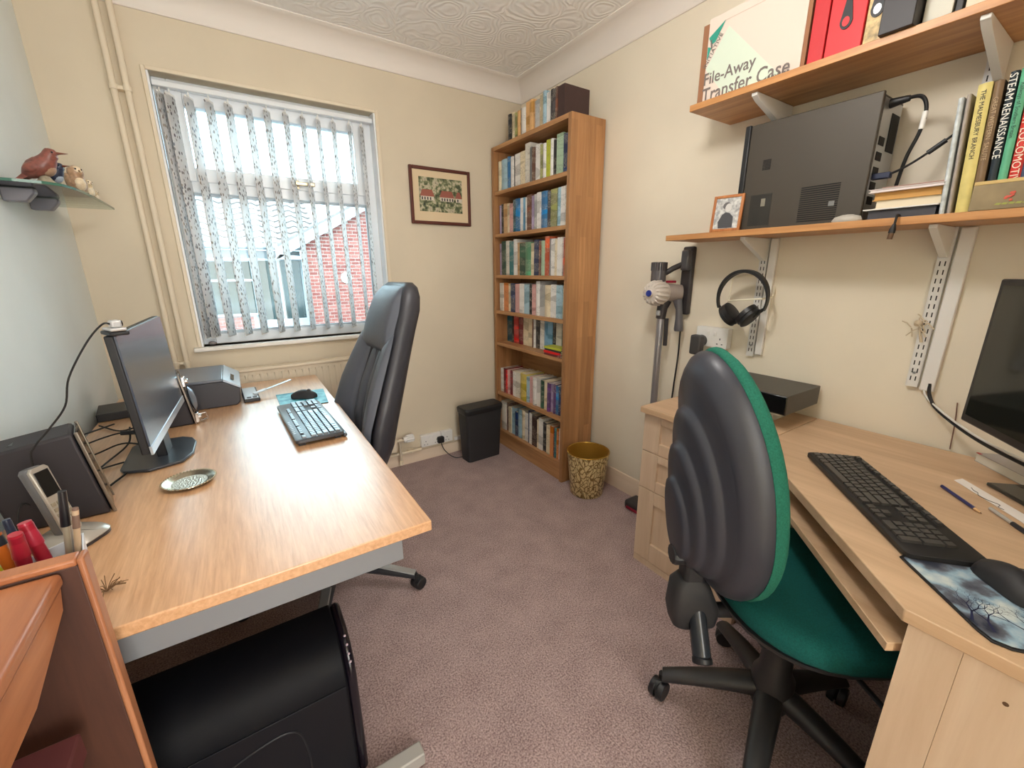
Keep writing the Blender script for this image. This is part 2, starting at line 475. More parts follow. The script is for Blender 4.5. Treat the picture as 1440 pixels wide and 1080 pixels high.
# ---------------------------------------------------------------- vertical blind
def blind_mat():
    m, nt, b = newmat('spotted_blind_fabric')
    tcn = nt.nodes.new('ShaderNodeTexCoord'); mp = nt.nodes.new('ShaderNodeMapping')
    mp.inputs['Scale'].default_value = (1, 1, 0.6)
    oi = nt.nodes.new('ShaderNodeObjectInfo')
    ad = nt.nodes.new('ShaderNodeVectorMath'); ad.operation = 'ADD'
    nt.links.new(tcn.outputs['Object'], ad.inputs[0]); nt.links.new(oi.outputs['Random'], ad.inputs[1])
    nt.links.new(ad.outputs[0], mp.inputs['Vector'])
    v = nt.nodes.new('ShaderNodeTexVoronoi'); v.inputs['Scale'].default_value = 75; v.feature = 'F1'
    nt.links.new(mp.outputs['Vector'], v.inputs['Vector'])
    r = nt.nodes.new('ShaderNodeValToRGB'); r.color_ramp.interpolation = 'EASE'
    r.color_ramp.elements[0].position = 0.26; r.color_ramp.elements[0].color = (1, 1, 1, 1)
    r.color_ramp.elements[1].position = 0.38; r.color_ramp.elements[1].color = (0, 0, 0, 1)
    nt.links.new(v.outputs['Distance'], r.inputs['Fac'])
    hs = nt.nodes.new('ShaderNodeValToRGB')
    cs = [(0.0, (128, 124, 130)), (0.3, (168, 158, 152)), (0.55, (190, 176, 158)), (0.75, (150, 164, 180)), (1.0, (214, 208, 200))]
    hs.color_ramp.elements[0].color = lin(cs[0][1]); hs.color_ramp.elements[1].color = lin(cs[-1][1])
    for p, c in cs[1:-1]:
        e = hs.color_ramp.elements.new(p); e.color = lin(c)
    sp = nt.nodes.new('ShaderNodeSeparateColor'); nt.links.new(v.outputs['Color'], sp.inputs[0])
    nt.links.new(sp.outputs[0], hs.inputs['Fac'])
    mx = nt.nodes.new('ShaderNodeMix'); mx.data_type = 'RGBA'
    mx.inputs[6].default_value = lin((252, 252, 252))
    nt.links.new(r.outputs['Color'], mx.inputs['Factor']); nt.links.new(hs.outputs['Color'], mx.inputs[7])
    nt.links.new(mx.outputs[2], b.inputs['Base Color']); b.inputs['Roughness'].default_value = 0.85
    tl = nt.nodes.new('ShaderNodeBsdfTranslucent'); nt.links.new(mx.outputs[2], tl.inputs['Color'])
    ms = nt.nodes.new('ShaderNodeMixShader'); ms.inputs[0].default_value = 0.6
    nt.links.new(b.outputs[0], ms.inputs[1]); nt.links.new(tl.outputs[0], ms.inputs[2])
    nt.links.new(ms.outputs[0], nt.nodes['Material Output'].inputs['Surface'])
    return m
blind = thing('vertical_blind', 'vertical blind with spotted grey and white fabric slats hanging inside the window', 'blind', (0, 2.625, 0))
G().box(fx0+.002, fx1-.002, -.018, .018, 2.064, 2.088).build('head_rail', UPVC, blind, bevel=.004)
SLX = [-.131, -.097, -.028, .047, .122, .204, .281, .364, .442, .515, .59, .672, .738]
slat0 = None
for i, x in enumerate(SLX):
    ang = math.radians(-26 + random.uniform(-2, 2))   # long side turned away from square to the glass
    if i == 0: ang = math.radians(-14)
    if slat0 is None:
        g = G(); nseg = 8; w = 0.089
        rings = []
        for z in (0.955, 1.3, 1.7, 2.035):
            rings.append([(0.006*math.sin(math.pi*k/nseg), -w/2+w*k/nseg, z) for k in range(nseg+1)])
        g.loft(rings, closed=False)
        slat0 = g.build('slat', blind_mat(), blind, loc=(x, 0, 0), rot=(0, 0, ang), keepn=True)
        md = slat0.modifiers.new('solid', 'SOLIDIFY'); md.thickness = 0.0008
        g = G(); g.box(-.004, .004, -.028, .028, 2.03, 2.045).cyl((0, 0, 2.04), (0, 0, 2.066), .003, n=8)
        hook0 = g.build('slat_hanger', WPLAST, slat0)
        g = G(); g.box(-.002, .002, -.042, .042, .950, .962)
        wt0 = g.build('slat_weight', WPLAST, slat0)
    else:
        sl = copyo(slat0, blind, (x, 0, 0), (0, 0, ang)); copyo(hook0, sl); copyo(wt0, sl)
G().tube([(-.148, -.012, 2.06), (-.150, -.014, 1.4), (-.146, -.014, 1.02), (-.142, -.014, 1.4), (-.142, -.012, 2.06)], .0014, n=6).build('pull_cord', WPLAST, blind)
tag(G().sphere((0, 0, .012), .013, 1.4, 1, .75, n=12, m=8).build('pebble', plain('pebble', (120, 112, 110), .6, mottle=.2, mscale=80), loc=(-.118, YB+.02, WZ0)),
    'small grey pebble lying in the left corner of the window sill', 'pebble')

# ---------------------------------------------------------------- outside
def brick_face(g, x0, x1, z0, z1, y, bw=.225, bh=.100, clip=None, mj=.022, M=None):
    r = 0; z = z0
    while z < z1:
        x = x0 - (bw/2 if r % 2 else 0)
        while x < x1:
            a, b_ = max(x, x0), min(x+bw-mj, x1)
            if b_-a > .03 and (clip is None or clip((a+b_)/2, z+bh)):
                dy = random.uniform(0, .006)
                g.box(a, b_, y-.02-dy, y, z, z+bh-mj, mi=random.choice((0, 0, 1, 2)), M=M)
            x += bw
        z += bh; r += 1
BR = [plain('brick_a', (118, 62, 54), .9), plain('brick_b', (126, 74, 66), .9), plain('brick_c', (106, 50, 44), .9)]
MORT = plain('mortar', (176, 160, 152), .95)
YH = 14.0
hs = thing('neighbouring_house', 'red brick gabled bungalow with white bargeboard opposite the window', 'house', (0, YH, 0))
# gable wall
gx0, gx1 = 1.92, 9.0
apex = 6.0
def roofz(x): return 1.97 + (min(x, 2*apex-x)-1.38)*0.56
g = G(); g.prism([(gx0, -.6), (gx1, -.6), (gx1, roofz(gx1)-.12), (apex, roofz(apex)-.12), (gx0, roofz(gx0)-.12)], -.0, .3, plane='XZ')
g.build('gable_wall', MORT, hs)
g = G(); brick_face(g, gx0, 6.4, -.55, 4.2, 0, clip=lambda x, z: z < roofz(x)-.22)
o = g.build('brick', BR, hs, smooth=False); o['kind'] = 'stuff'
g = G()
g.prism([(1.2, roofz(1.2)-.30), (apex, roofz(apex)-.26), (apex, roofz(apex)), (1.2, roofz(1.2))], -.28, -.22, plane='XZ')
g.prism([(apex, roofz(apex)-.26), (9.5, roofz(9.5)-.26), (9.5, roofz(9.5)), (apex, roofz(apex))], -.28, -.22, plane='XZ')
g.prism([(1.15, 1.58), (1.95, 1.58), (1.95, 1.66), (1.3, 1.72)], -.28, .3, plane='XZ')
g.build('bargeboard', plain('white_timber', (146, 150, 154), .5), hs)
TILE = plain('concrete_tile', (104, 97, 95), .9, mottle=.08, mscale=20)
g = G(); g.prism([(1.2, roofz(1.2)), (apex, roofz(apex)), (9.5, roofz(9.5)), (9.5, roofz(9.5)+.08), (apex, roofz(apex)+.09), (1.2, roofz(1.2)+.08)], -.22, 4.5, plane='XZ')
g.build('gable_roof', TILE, hs)
# plaque on the gable
G().cyl((3.05, -.03, 1.05), (3.05, -.06, 1.05), .16, n=18).build('wall_plaque', plain('pale_green_plaque', (176, 206, 196), .6), hs)

wing = thing('bungalow_wing', 'low tiled bungalow wing with white windows and door left of the brick gable', 'house', (0, YH+.5, 0))
g = G(); g.box(-6, -1.08, 0, .25, -.6, 1.85); g.box(-1.08, 0.62, 0, .25, -.6, .02).box(-1.08, .62, 0, .25, 1.62, 1.85)
g.box(.62, 1.92, .1, .3, 1.62, 1.85)
g.build('wing_wall', plain('white_render', (134, 137, 140), .8), wing)
g = G(); brick_face(g, -1.0, .45, -.6, .0, 0); o = g.build('brick', BR, wing, smooth=False); o['kind'] = 'stuff'
g = G(); g.box(-6, 2.0, -.35, .1, 1.86, 2.02).cyl((-6, -.42, 1.95), (1.9, -.42, 1.95), .07, n=10)
g.build('gutter_fascia', plain('white_timber', (146, 150, 154), .5), wing)
# one wavy tile mesh shared by all
def tile_mesh():
    g = G(); n = 8; w = .33; L = .42
    top = [(-w/2+w*k/n, .03*math.sin(2*math.pi*k/n)) for k in range(n+1)]
    g.loft([[(x, 0, z+.03) for x, z in top], [(x, L, z+.0) for x, z in top]], closed=False)
    g.loft([[(x, 0, z+.03) for x, z in top], [(x, 0, z-.01) for x, z in top]], closed=False)
    return g
t0 = None
slope = math.radians(32)
G().prism([(-.4, 1.98), (3.4, 1.98+3.8*math.tan(slope)), (3.4, 1.9+3.8*math.tan(slope)), (-.4, 1.90)], -6, 2.4, plane='YZ').build('roof_slope', plain('tile_underlay', (44, 40, 40), .9), wing)
for r in range(10):
    for c in range(18):
        y = -.42 + r*.34*math.cos(slope); z = 2.0 + r*.34*math.sin(slope)
        loc = (-3.3+c*.33, y, z)
        if t0 is None:
            t0 = tile_mesh().build('roof_tile', TILE, wing, loc=loc, rot=(slope-.02, 0, 0), keepn=True)
        else: copyo(t0, wing, loc)
def simple_window(par, x0, x1, z0, z1, nx, name='window', zt=None):
    g = G(); w = .06
    g.box(x0, x1, -.05, .02, z0, z0+w).box(x0, x1, -.05, .02, z1-w, z1)
    for k in range(nx+1):
        xx = x0+(x1-x0-w)*k/nx
        g.box(xx, xx+w, -.05, .02, z0+w, z1-w)
    if zt: g.box(x0+w, x1-w, -.05, .02, zt-w/2, zt+w/2)
    o = g.build(name, plain('white_timber', (146, 150, 154), .5), par)
    G().box(x0+w, x1-w, .0, .01, z0+w, z1-w).build('pane', plain('far_glass', (40, 50, 50), .1), o)
    return o
simple_window(wing, -1.08, .62, .02, 1.60, 2, zt=1.02)
simple_window(wing, .62, 1.92, -.2, 1.62, 2, name='patio_door')
G().box(.62, 1.92, -.04, .25, -.6, -.2).build('door_panel', plain('white_timber', (146, 150, 154), .5), wing)
G().box(.66, .72, -.09, -.05, .25, .55).build('door_handle', BLACKP, wing)
struct(G().box(-20, 25, 3.3, 40, -.75, -.6).build('ground', plain('pale_paving', (100, 106, 110), .9, mottle=.08, mscale=2), smooth=False))

# ---------------------------------------------------------------- pipes and radiator on the window wall
pp = thing('heating_pipes', 'pair of cream painted heating pipes running up beside the window', 'pipe', (0, YB, 0))
G().tube([(-.278, -.030, 0.02), (-.278, -.030, ZC-.01)], .0115, n=12).build('pipe', CREAMG, pp)
G().tube([(-.234, -.030, 0.02), (-.234, -.030, ZC-.01)], .0115, n=12).build('pipe', CREAMG, pp)
for z in (2.015, .845):
    g = G(); g.cyl((-.278, -.03, z-.010), (-.278, -.03, z+.010), .015, n=14).cyl((-.234, -.03, z-.010), (-.234, -.03, z+.010), .015, n=14)
    g.box(-.275, -.237, -.036, 0, z-.007, z+.007)
    g.build('pipe_clip', CREAMG, pp, bevel=.001)

rad = thing('radiator', 'cream panel radiator with vertical ribs fixed under the window', 'radiator', (0, YB, 0))
def radiator_panel():
    g = G(); x0, x1, z0, z1 = -.12, .745, .14, .787
    pitch = .0335; xs = []; n = int((x1-x0-.04)/pitch)
    rows = []
    prof = []
    x = x0
    prof.append((x0, 0))
    for k in range(n):
        c = x0+.02+pitch*(k+.5)
        prof += [(c-.012, 0), (c-.008, .009), (c+.008, .009), (c+.012, 0)]
    prof.append((x1, 0))
    def row(z, f): return [(px, -.088+dy*f, z) for px, dy in prof]
    rr = [row(z1, 0), row(z1-.028, 0), row(z1-.048, 1), row(z0+.05, 1), row(z0+.03, 0), row(z0, 0)]
    g.loft(rr, closed=False)
    return g
radiator_panel().build('front_panel', CREAMG, rad, keepn=False, angle=25)
G().box(-.12, .745, -.086, -.040, .145, .772).build('rear_panel', CREAMG, rad)
G().box(-.122, .748, -.095, -.036, .776, .792).build('top_grille', CREAMG, rad, bevel=.004)
G().box(.742, .750, -.092, -.038, .15, .785).box(-.126, -.118, -.092, -.038, .15, .785).build('side_cover', CREAMG, rad, bevel=.002)
BRASSW = plain('painted_brass', (214, 200, 178), .4, metal=.2)
g = G(); g.cyl((.75, -.065, .20), (.80, -.065, .20), .009, n=12).cyl((.775, -.065, .20), (.775, -.065, .03), .008, n=12).cyl((.765, -.065, .20), (.79, -.065, .20), .014, n=6)
v = g.build('valve', BRASSW, rad)
g = G()
g.cyl((.80, -.065, .20), (.868, -.065, .207), .019, .024, n=20)
for k in range(10):
    a = 2*math.pi*k/10
    g.box(.82, .866, -.065+.0225*math.cos(a)-.003, -.065+.0225*math.cos(a)+.003, .204+.0225*math.sin(a)-.003, .204+.0225*math.sin(a)+.003)
g.build('valve_knob', WPLAST, v, bevel=.001)
lp = thing('low_pipework', 'cream painted pipe and tee running along the baseboard beside the radiator valve', 'pipe', (0, YB, 0))
G().tube([(.60, -.035, .095), (.93, -.035, .095)], .010, n=12).tube([(.775, -.065, .05), (.775, -.035, .095)], .009, n=10).build('pipe', CREAMG, lp)
G().cyl((.76, -.035, .095), (.80, -.035, .095), .015, n=12).cyl((.775, -.065, .03), (.775, -.065, .06), .013, n=12).build('tee', CREAMG, lp)
G().box(.84, .88, -.012, 0, .08, .105).box(.853, .867, -.05, 0, .088, .102).build('pipe_clip', CREAMG, lp)

# ---------------------------------------------------------------- sockets
DARKHOLE = plain('dark_hole', (20, 18, 18), .8)
def socket_plate(par, w, h, d, twin=True, u0=0.0, switches=True):
    """built facing local -Y, centred on local origin, front at y=-d"""
    g = G(); g.box(u0-w/2, u0+w/2, -d+.008, 0, -h/2, h/2); g.build('pattress', WPLAST, par, bevel=.003)
    g = G(); g.box(u0-w/2, u0+w/2, -d, -d+.009, -h/2, h/2); g.build('faceplate', WPLAST, par, bevel=.002)
    cs = (-w/4, w/4) if twin else (0,)
    for c in cs:
        c = c*1.1+u0
        g = G()
        for dx, dz, ww, hh in ((0, -.004, .004, .008), (-.011, -.026, .0065, .004), (.011, -.026, .0065, .004)):
            g.box(c+dx-ww/2, c+dx+ww/2, -d-.0006, -d+.001, dz-hh/2, dz+hh/2)
        g.build('pin_hole', DARKHOLE, par)
        if switches:
            s = (1 if c < u0 else -1) if twin else 0
            G().box(c+s*.024-.006, c+s*.024+.006, -d-.004, -d+.001, .008, .026).build('switch', WPLAST, par, bevel=.001)
ws = thing('wall_socket', 'white double socket on the right wall above the drawer cabinet', 'socket', (XR-.001, 1.050, .984), rotz=math.radians(-90))
socket_plate(ws, .147, .087, .036)
wb = thing('wall_socket', 'low white twin socket strip above the baseboard beside the black waste bin', 'socket', (1.058, YB-.001, .142))
socket_plate(wb, .145, .084, .030, u0=-.052); 
socket_plate(wb, .085, .084, .030, twin=False, u0=.067, switches=False)
pl = thing('plug', 'black plug in the low twin socket with a cable running behind the bin', 'plug', (1.070, YB-.033, .132))
G().prism(rounded(-.024, .024, -.022, .024, .010), -.024, 0, plane='XZ').build('plug_body', BLACKP, pl, bevel=.004)
G().tube(smoothpath([(0, -.012, -.02), (.02, -.03, -.08), (.07, -.08, -.126), (.15, -.10, -.128), (.22, -.12, -.128)]), .003, n=6).build('cord', CABLE, pl)
tr = tag(G().box(1.19, 1.532, YB-.018, YB-.001, .088, .112).build('cable_trunking', WPLAST, bevel=.002), 'thin white cable trunking on the baseboard behind the black waste bin', 'trunking')

ch = thing('charger', 'dark grey plug-in charger in the right wall socket with a thin lead', 'charger', (XR-.037, 1.092, .965))
g = G(); g.cyl((-.022, 0, .0), (0, 0, .0), .024, .026, n=20); g.build('plug_head', plain('dark_grey_plastic', (64, 62, 62), .5), ch, bevel=.002)
G().box(-.055, -.018, -.026, .026, -.060, .028).build('charger_body', plain('dark_grey_plastic', (64, 62, 62), .5), ch, bevel=.008)
G().tube(smoothpath([(-.036, 0, -.058), (-.037, .004, -.12), (-.038, .004, -.20), (-.045, .0, -.228)]), .0016, n=6).build('lead', CABLE, ch)

# ---------------------------------------------------------------- wall picture
pic = thing('framed_picture', 'small framed print of red-roofed cottages and gardens on the window wall', 'picture', (1.175, YB-.002, 1.713))
def picture_art():
    m, nt, b = newmat('cottage_print')
    tcn = nt.nodes.new('ShaderNodeTexCoord'); sx = nt.nodes.new('ShaderNodeSeparateXYZ')
    nt.links.new(tcn.outputs['Generated'], sx.inputs[0])
    n1 = nt.nodes.new('ShaderNodeTexNoise'); n1.inputs['Scale'].default_value = 42; n1.inputs['Detail'].default_value = 5
    nt.links.new(tcn.outputs['Object'], n1.inputs['Vector'])
    r = nt.nodes.new('ShaderNodeValToRGB')
    cs = [(.30, (44, 50, 40)), (.42, (84, 92, 62)), (.50, (128, 134, 98)), (.60, (204, 192, 164)), (.75, (92, 90, 84))]
    r.color_ramp.elements[0].position = cs[0][0]; r.color_ramp.elements[0].color = lin(cs[0][1])
    r.color_ramp.elements[1].position = cs[-1][0]; r.color_ramp.elements[1].color = lin(cs[-1][1])
    for p, c in cs[1:-1]: e = r.color_ramp.elements.new(p); e.color = lin(c)
    nt.links.new(n1.outputs['Fac'], r.inputs['Fac']); nt.links.new(r.outputs['Color'], b.inputs['Base Color'])
    b.inputs['Roughness'].default_value = .5
    return m
FRD = plain('mahogany_frame', (92, 46, 36), .35)
g = G()
W, Hh, f = .402, .324, .019
g.box(-W/2, -W/2+f, -.018, 0, -Hh/2, Hh/2).box(W/2-f, W/2, -.018, 0, -Hh/2, Hh/2).box(-W/2+f, W/2-f, -.018, 0, -Hh/2, -Hh/2+f).box(-W/2+f, W/2-f, -.018, 0, Hh/2-f, Hh/2)
g.build('picture_frame', FRD, pic, bevel=.004)
G().box(-W/2+f, W/2-f, -.009, -.002, -Hh/2+f, Hh/2-f).build('mount', plain('cream_mount', (226, 204, 168), .8), pic, smooth=False)
art = G().box(-.143, .143, -.0100, -.009, -.088, .105).build('print', picture_art(), pic, smooth=False)
g = G()
for cx, w in ((-.092, .095), (.038, .100), (.118, .048)):
    g.prism([(cx-w/2, -.002), (cx+w/2, -.002), (cx+w/2-.016, .036), (cx-w/2+.016, .036)], -.0112, -.0102, plane='XZ')
g.build('painted_roof', plain('print_red', (158, 92, 76), .6), art)
g = G()
for cx, w in ((-.092, .085), (.038, .090), (.120, .042)): g.box(cx-w/2, cx+w/2, -.0110, -.0101, -.024, -.002)
g.build('painted_house_wall', plain('print_cream', (214, 206, 190), .6), art)
g = G()
for cx in (-.125, -.108, -.090, -.072, .005, .022, .040, .058, .075, .112):
    g.box(cx-.004, cx+.004, -.0114, -.0109, -.022, -.006)
g.build('painted_window', plain('print_dark', (50, 48, 52), .6), art)

# ---------------------------------------------------------------- bookcase
OAKD, OAKL = (160, 112, 70), (200, 152, 104)
BCW = wood('bookcase_beech', OAKD, OAKL, 'Y', 10, .4)
BCP = wood('bookcase_side_staves', (164, 114, 72), (198, 148, 100), 'Z', 10, .38, staves={'rot': Matrix(((0, 0, 1), (1, 0, 0), (0, 1, 0))).to_euler(), 'len': .55, 'w': .042, 'amt': .6})
X0, Y0, Y1, H = 1.533, 1.784, 2.562, 2.030
bc = thing('bookcase', 'tall narrow light wood bookcase crammed with books in the far corner', 'bookcase', (X0, Y0, 0))
D = XR-.018-X0
# staves run up the panel: brick rows along z in a rotated frame
def stave_panel(y0, y1, name):
    g = G(); g.box(0, D, y0, y1, 0, H)
    return g.build(name, BCP, bc, bevel=.0015)
stave_panel(0, .026, 'side_panel')
stave_panel(Y1-Y0-.026, Y1-Y0, 'side_panel')
SH = [1.767, 1.506, 1.243, 1.003, .779, .413, .121]
sh0 = None
for z in SH:
    if sh0 is None: sh0 = G().box(.004, D-.012, .026, Y1-Y0-.026, -.022, 0).build('shelf', BCW, bc, bevel=.0015, loc=(0, 0, z))
    else: copyo(sh0, bc, (0, 0, z))
G().box(0, D, .026, Y1-Y0-.026, H-.024, H-.0).build('top_board', BCW, bc, bevel=.0015)
G().box(.012, .030, .026, Y1-Y0-.026, .0, .099).build('plinth', BCW, bc)
G().box(D-.010, D-.002, .02, Y1-Y0-.02, .02, H-.02).build('back_board', BCW, bc, smooth=False)

COLS = {
 'white': (232, 230, 226), 'cream': (228, 214, 184), 'off-white': (220, 216, 206), 'pale grey': (190, 190, 188), 'grey': (120, 122, 124), 'dark grey': (62, 62, 66),
 'black': (30, 29, 32), 'brown': (104, 70, 58), 'dark brown': (60, 42, 40), 'tan': (196, 160, 120), 'pale blue': (166, 198, 212), 'light blue': (122, 172, 204), 'blue': (44, 110, 160),
 'navy': (34, 50, 86), 'teal': (52, 118, 124), 'dark teal': (28, 74, 86), 'dark green': (44, 74, 60), 'green': (86, 136, 104), 'pale green': (170, 196, 168), 'olive': (126, 128, 84),
 'lime': (190, 196, 60), 'yellow': (214, 194, 104), 'orange': (214, 138, 84), 'rust': (188, 84, 54), 'red': (178, 40, 42), 'dark red': (110, 30, 36), 'pink': (216, 168, 164),
 'lavender': (176, 160, 190), 'purple': (96, 66, 112), 'pale orange': (224, 176, 118)}
def spine_mat(cname):
    key = 'book_'+cname.replace(' ', '_').replace('-', '_')
    if key in MATS: return MATS[key]
    m, nt, b = newmat(key)
    base = COLS[cname]; lum = sum(base)/3
    ink = (34, 32, 40) if lum > 120 else (228, 220, 200)
    tcn = nt.nodes.new('ShaderNodeTexCoord'); oi = nt.nodes.new('ShaderNodeObjectInfo')
    # print: coarse colour blocks plus small marks running down the spine
    ad = nt.nodes.new('ShaderNodeVectorMath'); ad.operation = 'MULTIPLY_ADD'
    cmb = nt.nodes.new('ShaderNodeCombineXYZ')
    mu = nt.nodes.new('ShaderNodeMath'); mu.operation = 'MULTIPLY'; mu.inputs[1].default_value = 40
    nt.links.new(oi.outputs['Random'], mu.inputs[0])
    for i in range(3): nt.links.new(mu.outputs[0], cmb.inputs[i])
    ad.inputs[1].default_value = (1, 1, 1)
    nt.links.new(tcn.outputs['Object'], ad.inputs[0]); nt.links.new(cmb.outputs[0], ad.inputs[2])
    n1 = nt.nodes.new('ShaderNodeTexNoise'); n1.inputs['Scale'].default_value = 300; n1.inputs['Detail'].default_value = 1
    nt.links.new(ad.outputs[0], n1.inputs['Vector'])
    mp = nt.nodes.new('ShaderNodeMapping'); mp.inputs['Scale'].default_value = (.2, .2, 1)
    nt.links.new(ad.outputs[0], mp.inputs['Vector'])
    n2 = nt.nodes.new('ShaderNodeTexNoise'); n2.inputs['Scale'].default_value = 26; n2.inputs['Detail'].default_value = 0
    nt.links.new(mp.outputs[0], n2.inputs['Vector'])
    r1 = nt.nodes.new('ShaderNodeValToRGB'); r1.color_ramp.elements[0].position = .56; r1.color_ramp.elements[1].position = .60
    nt.links.new(n1.outputs['Fac'], r1.inputs['Fac'])
    r2 = nt.nodes.new('ShaderNodeValToRGB'); r2.color_ramp.elements[0].position = .46; r2.color_ramp.elements[1].position = .52
    nt.links.new(n2.outputs['Fac'], r2.inputs['Fac'])
    mm = nt.nodes.new('ShaderNodeMath'); mm.operation = 'MULTIPLY'
    nt.links.new(r1.outputs['Color'], mm.inputs[0]); nt.links.new(r2.outputs['Color'], mm.inputs[1])
    m3 = nt.nodes.new('ShaderNodeMath'); m3.operation = 'MULTIPLY'; m3.inputs[1].default_value = .5
    nt.links.new(mm.outputs[0], m3.inputs[0])
    # a band of another tone on some books
    n3 = nt.nodes.new('ShaderNodeTexNoise'); n3.inputs['Scale'].default_value = 14; n3.inputs['Detail'].default_value = 0
    nt.links.new(mp.outputs[0], n3.inputs['Vector'])
    r3 = nt.nodes.new('ShaderNodeValToRGB'); r3.color_ramp.elements[0].position = .60; r3.color_ramp.elements[1].position = .61
    nt.links.new(n3.outputs['Fac'], r3.inputs['Fac'])
    hsv = nt.nodes.new('ShaderNodeHueSaturation'); hsv.inputs['Color'].default_value = lin(base)
    hsv.inputs['Value'].default_value = .7 if lum > 120 else 1.7; hsv.inputs['Saturation'].default_value = 1.15
    mA = nt.nodes.new('ShaderNodeMix'); mA.data_type = 'RGBA'; mA.inputs[6].default_value = lin(base)
    nt.links.new(r3.outputs['Color'], mA.inputs['Factor']); nt.links.new(hsv.outputs[0], mA.inputs[7])
    mB = nt.nodes.new('ShaderNodeMix'); mB.data_type = 'RGBA'; mB.inputs[7].default_value = lin(ink)
    nt.links.new(m3.outputs[0], mB.inputs['Factor']); nt.links.new(mA.outputs[2], mB.inputs[6])
    nt.links.new(mB.outputs[2], b.inputs['Base Color'])
    b.inputs['Roughness'].default_value = .42
    return m
def book_mesh(t, h, d, cname, rnd=0):
    """spine at local x=0 facing -X, depth d to +X, centred on y, base z=0"""
    g = G(); c = .0016
    if rnd: # rounded spine
        n = 6
        pr = [(-.0+.006*(1-math.cos(math.pi*(k/n-.5))) - .006, -t/2+t*k/n) for k in range(n+1)]
        g.loft([[(x*-1-.012 if False else -.006*math.cos(math.pi*(k/n-.5)), y, 0) for k, (x, y) in enumerate(pr)] + [(c, t/2, 0), (c, -t/2, 0)],
                [(-.006*math.cos(math.pi*(k/n-.5)), y, h) for k, (x, y) in enumerate(pr)] + [(c, t/2, h), (c, -t/2, h)]])
    else:
        g.box(0, c, -t/2, t/2, 0, h)
    g.box(c, d, -t/2, -t/2+c, 0, h).box(c, d, t/2-c, t/2, 0, h)
    g.box(c, d-.004, -t/2+c, t/2-c, .003, h-.003, mi=1)
    return g.build('book', [spine_mat(cname), PAPER], smooth=False)
ORD = ['first', 'second', 'third', 'fourth', 'fifth', 'sixth', 'seventh', 'eighth', 'ninth', 'tenth', 'eleventh', 'twelfth', 'thirteenth', 'fourteenth', 'fifteenth', 'sixteenth', 'seventeenth', 'eighteenth', 'nineteenth', 'twentieth', 'twenty-first', 'twenty-second', 'twenty-third', 'twenty-fourth', 'twenty-fifth', 'twenty-sixth']
def book_row(items, y_far, y_near, z, x, hmax, where, group, d=.15):
    tot = sum(i[0] for i in items); span = y_far-y_near; y = y_far
    nth = {}
    for i, it in enumerate(items):
        w, hf, cn = it[:3]
        t = w/tot*span
        h = hf*hmax*random.uniform(.985, 1.015)
        dd = d*random.uniform(.85, 1.05)
        b = book_mesh(t-.0012, h, dd, cn, rnd=random.random() < .35)
        b.location = (x+random.uniform(-.004, .007), y-t/2, z)
        tag(b, f'{cn} spined book, {ORD[i]} from the left on the bookcase {where}', 'book', group)
        y -= t
SX = X0+.030
book_row([(30,1.0,'black'),(32,1,'cream'),(14,.93,'olive'),(28,.95,'pale orange'),(5,1,'dark brown'),(42,.98,'white'),(30,1.08,'pale orange'),(30,1.08,'pale orange'),(6,1.0,'tan'),(34,1.0,'pale grey'),(31,1.08,'cream'),(26,1.12,'pale blue'),(22,1.02,'white'),(16,1.08,'black'),(20,1.02,'dark grey'),(12,1.05,'brown')],
         2.41, 1.935, H, SX, .150, 'top', 'books on top of the bookcase', .12)
b = book_mesh(.052, .155, .17, 'dark brown', rnd=0); b.data.materials[0] = plain('album_brown', (66, 46, 44), .5, mottle=.08); b.location = (SX, 1.905, H)
tag(b, 'thick dark brown album, nearest end of the row on the bookcase top', 'book', 'books on top of the bookcase')
